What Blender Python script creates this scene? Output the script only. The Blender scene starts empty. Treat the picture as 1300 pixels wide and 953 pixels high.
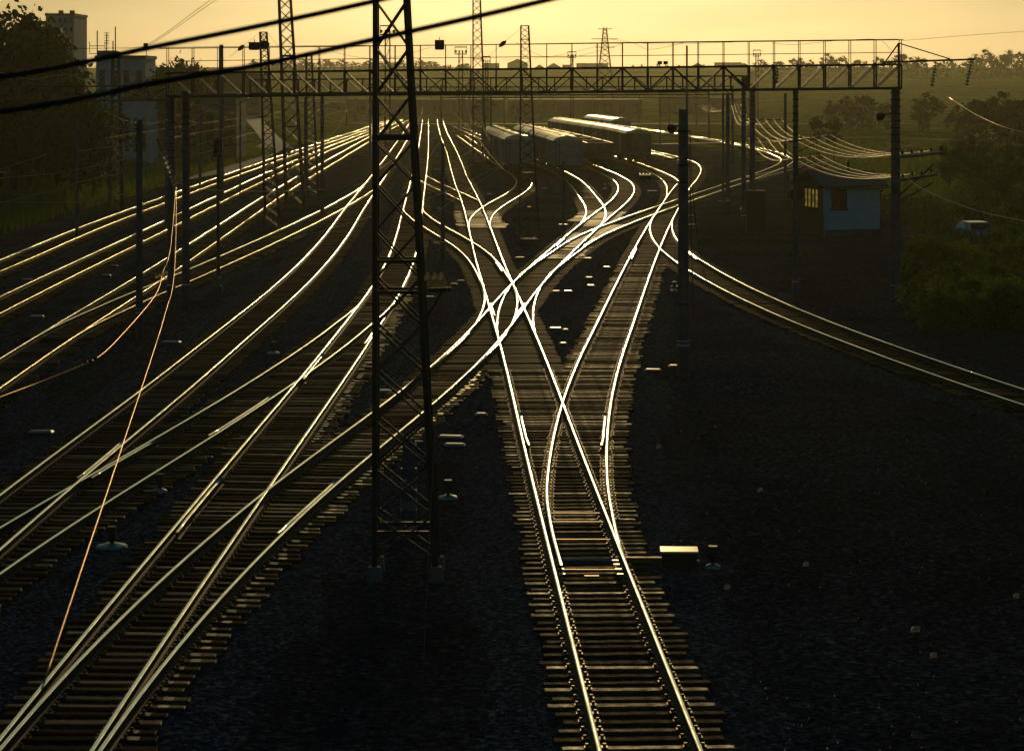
import bpy, math, random
import numpy as np
from mathutils import Vector, Matrix
R = math.radians
scene = bpy.context.scene
COL = scene.collection
FPX = 3300.0          # focal length in pixels of the 1300 px wide photograph
HZ = 105.0            # row of the eye-level line

def gp(px, py, z=0.0):
    "ground point seen at a pixel of the photograph"
    Y = FPX*(10-z)/(py-HZ)
    return Vector(((px-650)*Y/FPX, Y, z))
def at(px, py, Y):
    return Vector(((px-650)*Y/FPX, Y, 10-(py-HZ)*Y/FPX))

# ------------------------------------------------------------------ materials
def newmat(name):
    m = bpy.data.materials.new(name); m.use_nodes = True
    nt = m.node_tree
    return m, nt, nt.nodes['Principled BSDF']
def mat(name, col, rough=.7, metal=0.0, var=.0, nscale=3.0, bump=0.0, bscale=20.0, rvar=0.0, rand=0.0, spec=.5, coords='Object'):
    m, nt, b = newmat(name)
    N = nt.nodes; L = nt.links
    b.inputs['Base Color'].default_value = (*col, 1)
    b.inputs['Roughness'].default_value = rough
    b.inputs['Metallic'].default_value = metal
    b.inputs['Specular IOR Level'].default_value = spec
    tc = N.new('ShaderNodeTexCoord')
    if var or rvar or rand:
        nz = N.new('ShaderNodeTexNoise'); nz.inputs['Scale'].default_value = nscale; nz.inputs['Detail'].default_value = 6
        nz.inputs['Roughness'].default_value = .65
        L.new(tc.outputs[coords], nz.inputs['Vector'])
        mr = N.new('ShaderNodeMapRange'); mr.inputs[1].default_value = .3; mr.inputs[2].default_value = .7
        mr.inputs[3].default_value = 1-var; mr.inputs[4].default_value = 1+var
        L.new(nz.outputs['Fac'], mr.inputs[0])
        val = mr.outputs[0]
        if rand:
            oi = N.new('ShaderNodeObjectInfo')
            m2 = N.new('ShaderNodeMapRange'); m2.inputs[3].default_value = 1-rand; m2.inputs[4].default_value = 1+rand
            L.new(oi.outputs['Random'], m2.inputs[0])
            mu = N.new('ShaderNodeMath'); mu.operation = 'MULTIPLY'; L.new(val, mu.inputs[0]); L.new(m2.outputs[0], mu.inputs[1]); val = mu.outputs[0]
        vm = N.new('ShaderNodeVectorMath'); vm.operation = 'SCALE'; vm.inputs[0].default_value = col
        L.new(val, vm.inputs['Scale']); L.new(vm.outputs[0], b.inputs['Base Color'])
        if rvar:
            m3 = N.new('ShaderNodeMapRange'); m3.inputs[1].default_value = .3; m3.inputs[2].default_value = .7
            m3.inputs[3].default_value = max(.05, rough-rvar); m3.inputs[4].default_value = min(1, rough+rvar)
            L.new(nz.outputs['Fac'], m3.inputs[0]); L.new(m3.outputs[0], b.inputs['Roughness'])
    if bump:
        nb = N.new('ShaderNodeTexNoise'); nb.inputs['Scale'].default_value = bscale; nb.inputs['Detail'].default_value = 4
        L.new(tc.outputs[coords], nb.inputs['Vector'])
        bp = N.new('ShaderNodeBump'); bp.inputs['Strength'].default_value = min(1, bump); bp.inputs['Distance'].default_value = .03*max(1, bump)
        L.new(nb.outputs['Fac'], bp.inputs['Height']); L.new(bp.outputs[0], b.inputs['Normal'])
    return m
def leafmat(name, col, trans=.45):
    m, nt, b = newmat(name); N = nt.nodes; L = nt.links
    tc = N.new('ShaderNodeTexCoord'); nz = N.new('ShaderNodeTexNoise'); nz.inputs['Scale'].default_value = 1.3; nz.inputs['Detail'].default_value = 5
    L.new(tc.outputs['Object'], nz.inputs['Vector'])
    oi = N.new('ShaderNodeObjectInfo')
    ad = N.new('ShaderNodeMath'); ad.operation = 'ADD'; L.new(nz.outputs['Fac'], ad.inputs[0]); L.new(oi.outputs['Random'], ad.inputs[1])
    cr = N.new('ShaderNodeValToRGB'); cr.color_ramp.elements[0].position = .3; cr.color_ramp.elements[1].position = 1.4 if False else 1.0
    cr.color_ramp.elements[0].color = (col[0]*.6, col[1]*.65, col[2]*.7, 1); cr.color_ramp.elements[1].color = (col[0]*1.5, col[1]*1.3, col[2], 1)
    hf = N.new('ShaderNodeMath'); hf.operation = 'MULTIPLY'; hf.inputs[1].default_value = .62; L.new(ad.outputs[0], hf.inputs[0]); L.new(hf.outputs[0], cr.inputs[0])
    L.new(cr.outputs[0], b.inputs['Base Color']); b.inputs['Roughness'].default_value = .6; b.inputs['Specular IOR Level'].default_value = .15
    tr = N.new('ShaderNodeBsdfTranslucent'); L.new(cr.outputs[0], tr.inputs['Color'])
    mx = N.new('ShaderNodeMixShader'); mx.inputs[0].default_value = trans
    L.new(b.outputs[0], mx.inputs[1]); L.new(tr.outputs[0], mx.inputs[2])
    L.new(mx.outputs[0], N['Material Output'].inputs['Surface'])
    return m
M = {}
M['rail'] = mat('polished rail steel', (.95, .92, .84), .155, 1.0, var=.10, nscale=1.2, rvar=.05)
M['railside'] = mat('rusty rail side', (.035, .020, .012), .7, .0, var=.4, nscale=6)
M['timber'] = mat('weathered oiled timber', (.19, .080, .026), .54, 0, var=.45, nscale=5, bump=.6, bscale=26, rvar=.16, rand=.6, spec=.35)
M['conc_sl'] = mat('concrete sleeper', (.06, .052, .042), .6, 0, var=.4, nscale=6, bump=.4, bscale=30, rvar=.14, rand=.5, spec=.35)
M['board'] = mat('worn sun-gold planking', (.42, .22, .06), .55, 0, var=.45, nscale=4, bump=.5, bscale=14, rvar=.1, spec=.3)
M['plate'] = mat('worn tie plate', (.20, .10, .04), .5, .7, var=.3)
M['ballast'] = mat('crushed stone ballast', (.048, .068, .080), .95, 0, var=.75, nscale=7, bump=1.6, bscale=9, spec=0)
M['iron'] = mat('dark painted iron', (.022, .021, .020), .5, .2, var=.35, nscale=4)
M['iron2'] = mat('grey painted iron', (.07, .075, .08), .5, .2, var=.35, nscale=3)
M['concrete'] = mat('pole concrete', (.13, .15, .17), .85, 0, var=.35, nscale=2, bump=.25, bscale=15, spec=.1)
M['bluepaint'] = mat('blue paint', (.025, .07, .13), .55, 0, var=.3)
M['whitepaint'] = mat('white paint', (.55, .56, .56), .6, 0, var=.2)
M['footing'] = mat('pale concrete footing', (.22, .22, .21), .85, 0, var=.3, bump=.4)
M['alloy'] = mat('bare aluminium', (.62, .60, .55), .33, 1.0, var=.2)
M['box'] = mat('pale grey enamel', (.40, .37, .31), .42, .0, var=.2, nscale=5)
M['glassins'] = mat('glass insulator', (.32, .36, .28), .12, 0, var=.1, spec=.9)
M['wire'] = mat('copper contact wire', (.50, .30, .14), .32, 1.0)
M['darkwire'] = mat('dark cable sheath', (.012, .012, .012), .55)
M['alwire'] = mat('aluminium overhead wire', (.88, .74, .50), .38, 1.0)
M['wagonside'] = mat('dusty wagon paint', (.17, .12, .08), .55, .0, var=.4, nscale=1.4, rvar=.1, rand=.25)
M['wagongrey'] = mat('blue grey wagon paint', (.32, .38, .42), .6, 0, var=.35, nscale=1.3, rand=.25)
M['wagonroof'] = mat('galvanised wagon roof', (.80, .62, .40), .36, .8, var=.35, nscale=1.2, rvar=.1, rand=.2)
M['lightroof'] = mat('pale wagon roof', (.85, .76, .60), .28, .7, var=.25, nscale=1.2)
M['leaf'] = leafmat('green leaves', (.14, .21, .022))
M['leafd'] = leafmat('dark leaves', (.05, .085, .014), .35)
M['leafdry'] = leafmat('olive leaves', (.18, .26, .03))
M['bark'] = mat('bark', (.05, .038, .028), .9, 0, var=.3, spec=0)
M['wallblue'] = mat('pale blue plaster', (.78, .86, .84), .85, 0, var=.16, nscale=1.2, bump=.2)
M['wallgreen'] = mat('green painted boards', (.018, .05, .032), .6, 0, var=.3, nscale=3)
M['roofgreen'] = mat('dark green sheet roof', (.03, .045, .035), .45, .2, var=.3)
M['frame'] = mat('dark window frame', (.02, .02, .018), .5)
M['aptwall'] = mat('apartment panels', (.42, .46, .50), .8, 0, var=.2, nscale=.5)
M['housewall'] = mat('house wall', (.14, .12, .09), .85, 0, var=.3, nscale=.4)
M['houseroof'] = mat('house roof', (.07, .055, .045), .7, 0, var=.3, nscale=.4)
M['warehouse'] = mat('warehouse wall', (.10, .095, .085), .8, 0, var=.4, nscale=.08)
M['carpaint'] = mat('silver car paint', (.55, .55, .54), .22, .5)
M['tyre'] = mat('tyre rubber', (.015, .015, .015), .8)
M['paper'] = mat('litter foil', (1.0, .72, .28), .35, .8, bump=.4)
M['pathmat'] = mat('pale dusty concrete', (.42, .36, .28), .7, 0, var=.25, nscale=.5, spec=.3)
def stones(m, scale, amount):
    nt = m.node_tree; N = nt.nodes; L = nt.links; b = N['Principled BSDF']
    tc = N.new('ShaderNodeTexCoord'); vo = N.new('ShaderNodeTexVoronoi'); vo.inputs['Scale'].default_value = scale; L.new(tc.outputs['Object'], vo.inputs['Vector'])
    sp = N.new('ShaderNodeSeparateColor'); L.new(vo.outputs['Color'], sp.inputs[0]); pw = N.new('ShaderNodeMath'); pw.operation = 'POWER'; pw.inputs[1].default_value = 3; L.new(sp.outputs[0], pw.inputs[0])
    mr = N.new('ShaderNodeMapRange'); mr.inputs[3].default_value = 1-.55*amount; mr.inputs[4].default_value = 1+2.6*amount; L.new(pw.outputs[0], mr.inputs[0])
    vs = N.new('ShaderNodeVectorMath'); vs.operation = 'SCALE'; L.new(b.inputs['Base Color'].links[0].from_socket, vs.inputs[0]); L.new(mr.outputs[0], vs.inputs['Scale']); L.new(vs.outputs[0], b.inputs['Base Color'])
def glassmat():
    m, nt, b = newmat('dark window glass'); b.inputs['Base Color'].default_value = (.01, .012, .012, 1)
    b.inputs['Roughness'].default_value = .08; b.inputs['Specular IOR Level'].default_value = .8
    return m
M['glass'] = glassmat()
def litmat():
    m, nt, b = newmat('lit window pane'); b.inputs['Base Color'].default_value = (.2, .17, .05, 1)
    N = nt.nodes; L = nt.links
    tc = N.new('ShaderNodeTexCoord'); nz = N.new('ShaderNodeTexNoise'); nz.inputs['Scale'].default_value = 2.2
    L.new(tc.outputs['Object'], nz.inputs['Vector'])
    mr = N.new('ShaderNodeMapRange'); mr.inputs[1].default_value = .35; mr.inputs[2].default_value = .7; mr.inputs[3].default_value = .12; mr.inputs[4].default_value = .55
    L.new(nz.outputs['Fac'], mr.inputs[0]); L.new(mr.outputs[0], b.inputs['Emission Strength'])
    b.inputs['Emission Color'].default_value = (1, .72, .14, 1)
    b.inputs['Roughness'].default_value = .15
    return m
M['lit'] = litmat()
def groundmat():
    m, nt, b = newmat('yard ground'); N = nt.nodes; L = nt.links
    tc = N.new('ShaderNodeTexCoord')
    at_ = N.new('ShaderNodeAttribute'); at_.attribute_name = 'cover'
    n1 = N.new('ShaderNodeTexNoise'); n1.inputs['Scale'].default_value = .12; n1.inputs['Detail'].default_value = 8; n1.inputs['Roughness'].default_value = .7
    n2 = N.new('ShaderNodeTexNoise'); n2.inputs['Scale'].default_value = 6; n2.inputs['Detail'].default_value = 5
    n3 = N.new('ShaderNodeTexNoise'); n3.inputs['Scale'].default_value = .02; n3.inputs['Detail'].default_value = 6
    for n in (n1, n2, n3): L.new(tc.outputs['Object'], n.inputs['Vector'])
    def ramp(src, c0, c1, p0=.35, p1=.65):
        r = N.new('ShaderNodeValToRGB'); r.color_ramp.elements[0].position = p0; r.color_ramp.elements[1].position = p1
        r.color_ramp.elements[0].color = (*c0, 1); r.color_ramp.elements[1].color = (*c1, 1); L.new(src, r.inputs[0]); return r.outputs[0]
    def mix(f, a, c, bt='MIX'):
        x = N.new('ShaderNodeMix'); x.data_type = 'RGBA'; x.blend_type = bt
        if isinstance(f, float): x.inputs[0].default_value = f
        else: L.new(f, x.inputs[0])
        L.new(a, x.inputs[6]); L.new(c, x.inputs[7]); return x.outputs[2]
    dirt = ramp(n1.outputs['Fac'], (.018, .026, .032), (.046, .060, .066))
    grit = ramp(n2.outputs['Fac'], (.35, .36, .38), (1.9, 1.85, 1.8))
    dirt = mix(1.0, dirt, grit, 'MULTIPLY')
    grass = ramp(n1.outputs['Fac'], (.09, .13, .012), (.32, .34, .03))
    field = ramp(n3.outputs['Fac'], (.34, .32, .03), (.48, .40, .05), .4, .6)
    sep = N.new('ShaderNodeSeparateColor'); L.new(at_.outputs['Color'], sep.inputs[0])
    # ragged edges to the grass
    ad = N.new('ShaderNodeMath'); ad.operation = 'ADD'; L.new(sep.outputs[0], ad.inputs[0])
    sb = N.new('ShaderNodeMath'); sb.operation = 'MULTIPLY_ADD'; sb.inputs[1].default_value = 1.6; sb.inputs[2].default_value = -.8; L.new(n1.outputs['Fac'], sb.inputs[0])
    L.new(sb.outputs[0], ad.inputs[1])
    st = N.new('ShaderNodeMapRange'); st.inputs[1].default_value = .35; st.inputs[2].default_value = .65; L.new(ad.outputs[0], st.inputs[0])
    c = mix(st.outputs[0], dirt, grass); c = mix(sep.outputs[1], c, field)
    L.new(c, b.inputs['Base Color']); b.inputs['Roughness'].default_value = .95; b.inputs['Specular IOR Level'].default_value = 0
    bp = N.new('ShaderNodeBump'); bp.inputs['Strength'].default_value = .9; bp.inputs['Distance'].default_value = .05
    L.new(n2.outputs['Fac'], bp.inputs['Height']); L.new(bp.outputs[0], b.inputs['Normal'])
    return m
M['ground'] = groundmat()


def glossvary(m, lo, hi):
    nt = m.node_tree; N = nt.nodes; L = nt.links; b = N['Principled BSDF']
    oi = N.new('ShaderNodeObjectInfo'); pw = N.new('ShaderNodeMath'); pw.operation = 'POWER'; pw.inputs[1].default_value = 2.5; L.new(oi.outputs['Random'], pw.inputs[0])
    tc = N.new('ShaderNodeTexCoord'); nz = N.new('ShaderNodeTexNoise'); nz.inputs['Scale'].default_value = 2.2; L.new(tc.outputs['Object'], nz.inputs['Vector'])
    mu = N.new('ShaderNodeMath'); mu.operation = 'MULTIPLY'; L.new(pw.outputs[0], mu.inputs[0]); L.new(nz.outputs['Fac'], mu.inputs[1])
    mr = N.new('ShaderNodeMapRange'); mr.inputs[2].default_value = .6; mr.inputs[3].default_value = lo; mr.inputs[4].default_value = hi; L.new(mu.outputs[0], mr.inputs[0])
    df = N.new('ShaderNodeBsdfDiffuse')
    for s_ in ('Base Color', 'Normal'):
        if b.inputs[s_].links: L.new(b.inputs[s_].links[0].from_socket, df.inputs['Color' if s_ == 'Base Color' else 'Normal'])
    ms = N.new('ShaderNodeMixShader'); L.new(mr.outputs[0], ms.inputs[0]); L.new(df.outputs[0], ms.inputs[1]); L.new(b.outputs[0], ms.inputs[2])
    L.new(ms.outputs[0], N['Material Output'].inputs['Surface'])
glossvary(M['timber'], .06, .7); glossvary(M['conc_sl'], .04, .5)
stones(M['ballast'], 13, 1.0); stones(M['ground'], 10, .75)
M['timberfar'] = mat('dark oily timber', (.15,.064,.022), .9, 0, var=.6, nscale=.9, spec=0)
M['timberfar2'] = mat('brown dusty timber', (.27,.125,.042), .8, 0, var=.5, nscale=.9, spec=0)
M['board3'] = mat('old dark planking', (.16,.09,.035), .6, 0, var=.4, spec=.2)
M['railgold'] = mat('gold-toned rail steel', (.80, .56, .28), .24, 1.0, var=.3, nscale=.8, rvar=.12)  # gold tone for right-hand rails on the far left and some sidings
M['goldrod'] = mat('greased steel bar', (.36,.20,.06), .5, .9, var=.3, nscale=5)
M['wagonlight'] = mat('faded wagon paint', (.34,.27,.19), .55, 0, var=.35, nscale=1.4, rand=.2)
M['slglow'] = mat('sleeper end with painted sun glow', (.55,.27,.07), .33, .25, var=.5, nscale=6, rvar=.12, rand=.4, spec=.7)  # orange sunlight painted into the cap colour of right-hand sleeper ends
M['whitedim'] = mat('dirty white paint', (.22,.24,.25), .7, 0, var=.3)
M['insgold'] = mat('amber insulator', (1.0,.74,.22), .42, 0, spec=.9); M['insgold'].node_tree.nodes['Principled BSDF'].inputs['Transmission Weight'].default_value = .35; M['insgold'].node_tree.nodes['Principled BSDF'].inputs['Subsurface Weight'].default_value = .6
M['glassbright'] = mat('pale green glass', (.97,1,.86), .2, 0, spec=.9); M['glassbright'].node_tree.nodes['Principled BSDF'].inputs['Transmission Weight'].default_value = .9
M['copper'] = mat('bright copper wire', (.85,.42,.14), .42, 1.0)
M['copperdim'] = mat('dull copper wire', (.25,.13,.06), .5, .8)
M['board2'] = mat('pale crossarm timber', (.20,.15,.10), .42, 0, var=.2)
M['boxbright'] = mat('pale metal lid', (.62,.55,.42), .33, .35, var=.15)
M['wallpale'] = mat('pale grey plaster', (.62,.68,.72), .85, 0, var=.2, nscale=.6)
M['stone'] = mat('loose stone', (.07,.08,.09), .9, 0, var=.6, nscale=2, spec=.0)
for n_ in ('timberfar', 'timberfar2'): M[n_].node_tree.nodes['Principled BSDF'].inputs['Specular IOR Level'].default_value = .35; M[n_].node_tree.nodes['Principled BSDF'].inputs['Roughness'].default_value = .58; glossvary(M[n_], .13, .17)
# ------------------------------------------------------------------ mesh builder
class MB:
    def __init__(s): s.v = []; s.f = []; s.m = []; s.slots = []; s.smooth = set()
    def mi(s, m):
        if m not in s.slots: s.slots.append(m)
        return s.slots.index(m)
    def add(s, vs, fs, m):
        k = len(s.v); i = s.mi(m)
        s.v += [tuple(v) for v in vs]
        for f in fs: s.f.append(tuple(k+a for a in f)); s.m.append(i)
    def box(s, c, d, m, rz=0, R3=None):
        hx, hy, hz = d[0]/2, d[1]/2, d[2]/2
        vs = [Vector((x, y, z)) for z in (-hz, hz) for y in (-hy, hy) for x in (-hx, hx)]
        if R3 is None: R3 = Matrix.Rotation(rz, 3, 'Z')
        c = Vector(c)
        s.add([R3@v+c for v in vs], [(0,2,3,1),(4,5,7,6),(0,1,5,4),(2,6,7,3),(0,4,6,2),(1,3,7,5)], m)
    def bar(s, a, b, w, m, h=None):
        a = Vector(a); b = Vector(b); d = b-a; l = d.length
        if l < 1e-6: return
        q = d.to_track_quat('Y', 'Z').to_matrix()
        s.box((a+b)/2, (w, l, h or w), m, R3=q)
    def tube(s, a, b, r0, m, r1=None, n=8, caps=True):
        a = Vector(a); b = Vector(b); r1 = r0 if r1 is None else r1
        q = (b-a).to_track_quat('Z', 'Y').to_matrix()
        vs = []
        for p, r in ((a, r0), (b, r1)):
            for k in range(n):
                t = 2*math.pi*k/n; vs.append(p+q@Vector((r*math.cos(t), r*math.sin(t), 0)))
        fs = [(k, (k+1)%n, n+(k+1)%n, n+k) for k in range(n)]
        if caps: fs += [tuple(range(n-1, -1, -1)), tuple(range(n, 2*n))]
        s.add(vs, fs, m)
    def poly(s, pts, r, m, n=6):
        pts = [Vector(p) for p in pts]; vs = []; 
        for i, p in enumerate(pts):
            d = (pts[min(i+1, len(pts)-1)]-pts[max(i-1, 0)]).normalized()
            q = d.to_track_quat('Z', 'Y').to_matrix()
            for k in range(n):
                t = 2*math.pi*k/n; vs.append(p+q@Vector((r*math.cos(t), r*math.sin(t), 0)))
        fs = []
        for i in range(len(pts)-1):
            for k in range(n): fs.append((i*n+k, i*n+(k+1)%n, (i+1)*n+(k+1)%n, (i+1)*n+k))
        fs += [tuple(range(n-1, -1, -1)), tuple(range((len(pts)-1)*n, len(pts)*n))]
        s.add(vs, fs, m)
    def lathe(s, c, prof, m, n=12, R3=None):
        c = Vector(c); vs = []
        for r, z in prof:
            for k in range(n):
                t = 2*math.pi*k/n; v = Vector((r*math.cos(t), r*math.sin(t), z))
                vs.append(c+(R3@v if R3 else v))
        fs = []
        for i in range(len(prof)-1):
            for k in range(n): fs.append((i*n+k, i*n+(k+1)%n, (i+1)*n+(k+1)%n, (i+1)*n+k))
        fs += [tuple(range(n-1, -1, -1)), tuple(range((len(prof)-1)*n, len(prof)*n))]
        s.add(vs, fs, m)
    def mesh(s, name):
        me = bpy.data.meshes.new(name); me.from_pydata(s.v, [], s.f)
        for m in s.slots: me.materials.append(M[m])
        if len(s.slots) > 1: me.polygons.foreach_set('material_index', s.m)
        if s.smooth: me.polygons.foreach_set('use_smooth', [i in s.smooth for i in range(len(me.polygons))])
        me.update(); return me
    def build(s, name, parent=None, loc=None, smooth=False):
        me = s.mesh(name)
        if smooth: me.polygons.foreach_set('use_smooth', [True]*len(me.polygons))
        o = bpy.data.objects.new(name, me); COL.objects.link(o)
        if parent: o.parent = parent
        if loc is not None: o.location = loc
        return o
def tag(o, label, cat, group=None):
    o['label'] = label; o['category'] = cat
    if group: o['group'] = group
    return o
def thing(name, label, cat, loc=(0,0,0), rz=0, group=None):
    o = bpy.data.objects.new(name, None); COL.objects.link(o); o.empty_display_size = .2
    o.location = loc; o.rotation_euler = (0,0,rz)
    return tag(o, label, cat, group)
def copy_tree(o, loc=None, rz=None, label=None, parent=None, scale=None):
    c = o.copy(); COL.objects.link(c); c.parent = parent
    if loc is not None: c.location = loc
    if rz is not None: c.rotation_euler = (0,0,rz)
    if scale is not None: c.scale = (scale,)*3 if isinstance(scale, (int, float)) else scale
    if label: c['label'] = label
    for ch in KIDS(o): copy_tree(ch, parent=c)
    return c
def KIDS(o): return [x for x in COL.objects if x.parent == o]
def local(o, p): return Vector(p)-o.location    # for unrotated things

# ------------------------------------------------------------------ terrain
def sstep(a, b, x):
    t = np.clip((x-a)/(b-a), 0, 1); return t*t*(3-2*t)
def terrain(X, Y):
    X = np.asarray(X, float); Y = np.asarray(Y, float)
    z = np.full(np.broadcast(X, Y).shape, -.34)
    edge = -33.5-.006*np.clip(Y-200, 0, 4000)
    z = z + sstep(0, 34, edge-X)*8.0*sstep(70, 200, Y)*(1-.55*sstep(420, 900, Y))
    z = z + .35*np.sin(X*.11+1.3)*np.sin(Y*.06)*sstep(0, 8, edge-X)
    z = z - .9*sstep(20, 44, X)*(1-sstep(120, 190, Y)) + .5*np.sin(X*.13)*np.sin(Y*.043+1)*sstep(30, 60, X)
    ridge = 20.5+1.8*np.sin(X*.0021+.6)+1.0*np.sin(X*.0057)
    ridge = ridge - 5*sstep(-100, -800, X)*0
    z = z + ridge*sstep(620, 2300, Y) + 3*sstep(560, 900, Y)*sstep(60, 300, X)*0
    return z
def tz(x, y): return float(terrain(x, y))
ys = []
y = -30.0
while y < 3600:
    ys.append(y); y += 1.6 if 25 < y < 130 else (3 if y < 260 else (7 if y < 700 else 40))
us = np.linspace(-1, 1, 161)
V = []; C = []
for y in ys:
    w = 70+max(y, 0)*.62
    xs = us*w
    zz = terrain(xs, y)
    rn = np.random.RandomState(int(y*10)+400)
    zz = zz+rn.normal(0, .018 if y < 300 else 0.05, len(xs))
    gr = sstep(-1, 8, -34-xs)+sstep(0, 12, xs-(30+.0*y))*sstep(200, 260, y)*(y < 1e9)+.75*sstep(6, 22, xs-(20+.02*y))*sstep(150, 230, y)
    gr = np.clip(gr+.85*sstep(380, 520, y)*np.ones_like(xs), 0, 1)
    gr = np.clip(gr+.55*sstep(24, 40, xs)*sstep(90, 130, y), 0, 1)
    fl = sstep(1250, 1500, y)*np.ones_like(xs)
    for x, z, g in zip(xs, zz, gr): V.append((x, y, z)); C += [g, 0.0, 0, 1]
    C[-4*len(xs)+1::4] = list(fl)
nx = len(us)
Fc = [(j*nx+i, j*nx+i+1, (j+1)*nx+i+1, (j+1)*nx+i) for j in range(len(ys)-1) for i in range(nx-1)]
me = bpy.data.meshes.new('ground'); me.from_pydata(V, [], Fc); me.materials.append(M['ground'])
ca = me.color_attributes.new('cover', 'FLOAT_COLOR', 'POINT'); ca.data.foreach_set('color', C)
me.polygons.foreach_set('use_smooth', [True]*len(me.polygons)); me.update()
go = bpy.data.objects.new('ground', me); COL.objects.link(go); go['kind'] = 'structure'

# ------------------------------------------------------------------ tracks
T = {}
class Track:
    def __init__(s, key, pts, start=None, end=None, sig=5, blend=12):
        ysn = [p[0] for p in pts]; xsn = [p[1] for p in pts]
        s.y0, s.y1 = ysn[0], ysn[-1]
        yy = np.arange(s.y0-40, s.y1+40.5, 1.0)
        # piecewise cubic (monotone slopes) through the points, straight beyond the ends
        h = np.diff(ysn); d = np.diff(xsn)/h
        mS = np.zeros(len(ysn)); mS[0] = d[0]; mS[-1] = d[-1]
        for i in range(1, len(ysn)-1): mS[i] = (d[i-1]*h[i]+d[i]*h[i-1])/(h[i]+h[i-1])
        out = []
        for y in yy:
            if y <= ysn[0]: out.append(xsn[0]+d[0]*(y-ysn[0])); continue
            if y >= ysn[-1]: out.append(xsn[-1]+d[-1]*(y-ysn[-1])); continue
            i = int(np.searchsorted(ysn, y, 'right'))-1; t = (y-ysn[i])/h[i]
            out.append((2*t**3-3*t*t+1)*xsn[i]+(t**3-2*t*t+t)*h[i]*mS[i]+(-2*t**3+3*t*t)*xsn[i+1]+(t**3-t*t)*h[i]*mS[i+1])
        out = np.array(out)
        k = np.exp(-.5*(np.arange(-20, 21)/sig)**2); k /= k.sum()
        sm = np.convolve(np.pad(out, 20, mode='edge'), k, 'valid'); sm[:20] = out[:20]; sm[-20:] = out[-20:]
        s.yy = yy; s.xx = sm; s.key = key
        if start:
            p = T[start]; w = 1-sstep(s.y0, s.y0+blend, yy); s.xx = w*p.X(yy)+(1-w)*s.xx
        if end:
            p = T[end]; w = sstep(s.y1-blend, s.y1, yy); s.xx = w*p.X(yy)+(1-w)*s.xx
        T[key] = s
    def X(s, y): return np.interp(y, s.yy, s.xx)
    def sl(s, y): return (s.X(y+1)-s.X(y-1))/2
Track('A', [(22,2.6),(43.6,1.93),(53.8,1.62),(69.5,1.15),(95.7,.42),(120.9,-.42),(140.4,-1.09),(167.5,-1.9),(207.5,-3.1),(272.7,-5.4),(362.6,-8.3),(524,-13.9),(720,-20)])
Track('E', [(22,-7.0),(34,-7.02),(43.6,-6.88),(52.4,-6.33),(62.5,-5.45),(70.2,-4.55),(78.8,-3.5),(91.7,-2.1),(106.6,-.85),(122.4,.2),(134.7,1.15),(159,3.28),(191.9,6.34),(225,9.5),(246,10.85),(262,11.25),(289,10.6),(330,8.6),(400,4),(520,-5)])
Track('F', [(22,-7.1),(43.6,-7.05),(63.6,-6.79),(98.9,-6.31),(133.6,-6.15),(159,-6.55),(193,-7.5),(248,-9.1),(347,-12),(520,-17.5),(720,-24)])
Track('L', [(22,-11.9),(68,-11.64),(85.3,-11.33),(98.9,-11.2),(120,-11.0),(140,-11.03),(163.7,-11.4),(208,-12.6),(280,-14.4),(347,-16.2),(520,-21),(720,-27)])
Track('B', [(52,1.7),(61.7,1.53),(66.7,1.66),(77.6,2.12),(93,3.1),(105.2,4.06),(134.7,6.37),(157.5,8.21),(179.3,10.03),(205,12.3),(248,16.2),(280,19.4),(305,21.4),(325,22.3),(345,22.0),(388,19.6),(460,14.5),(600,5)], start='A', blend=9, sig=4)
Track('C', [(222,13.7),(245,15.4),(260,16.1),(280,16.4),(303,15.9),(330,14.9),(395,9.7),(470,3.7),(600,-7)], start='B', blend=20)
Track('D', [(22,33.5),(40,27.5),(55,22.7),(70,18.9),(84.6,16.0),(98.5,13.9),(105.4,12.97),(115.1,11.92),(138.9,10.23),(155.7,9.72),(172,9.92),(185,10.62),(200,11.9)], end='B', blend=20)
Track('H', [(136,1.3),(150,2.7),(168,4.75),(190,8.5),(214,13.1),(222,14.7),(251,20.5),(264,23.1),(292,28.5),(314,32.5),(335,35.5),(355,37),(380,37.5),(420,37),(480,34),(600,26)], start='E', blend=20)
Track('I', [(176,4.9),(190,6.0),(200,6.5),(212,6.72),(225,6.7),(245,6.6),(272,6.2),(285,5.7),(330,3),(360,1.3),(450,-4),(600,-13)], start='E', blend=14)
Track('J', [(122,-.45),(129,-.75),(144.7,-1.5),(155,-2.3),(173,-4.4),(186,-6.05),(197,-7.2),(210,-8)], start='A', end='F', blend=14)
Track('K', [(172,-2.0),(187.5,-2.4),(200,-2.15),(220,-.93),(232,.0),(250,1.0),(268,1.25),(285,.7),(300,-.15),(366,-3.4),(500,-10)], start='A', blend=14)
Track('N', [(30,-11.8),(48,-11.6),(53.4,-11.28),(61.9,-10.5),(72.5,-9.4),(81.7,-8.5),(98.9,-7.15),(110,-6.5),(122,-6.2)], start='L', end='F', blend=14)
Track('Q', [(60,-27),(145,-28.2),(177,-29.2),(208,-29.7),(268,-30.4),(323,-30.9),(579,-32),(720,-33)])
Track('P', [(60,-21.5),(122,-23.3),(173.7,-24.3),(211.5,-25.1),(275,-26.4),(579,-29.4),(720,-31)])
Track('O', [(60,-16.8),(98.5,-18.0),(134.7,-18.7),(184,-20),(224,-21.1),(350,-23.5),(579,-27.2),(720,-29)])
Track('U', [(100,-18),(115,-17.9),(133,-17.0),(162,-15.7),(216,-14.1),(250,-13.8),(280,-14.4)], start='O', end='L', blend=16)
Track('V', [(262,22.8),(292,29.5),(330,39),(380,53),(450,75),(540,104)], start='H', blend=14)
Track('S', [(98,.35),(112,.12),(130,.75),(150,2.4)], start='A', end='E', blend=14, sig=3)
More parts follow.
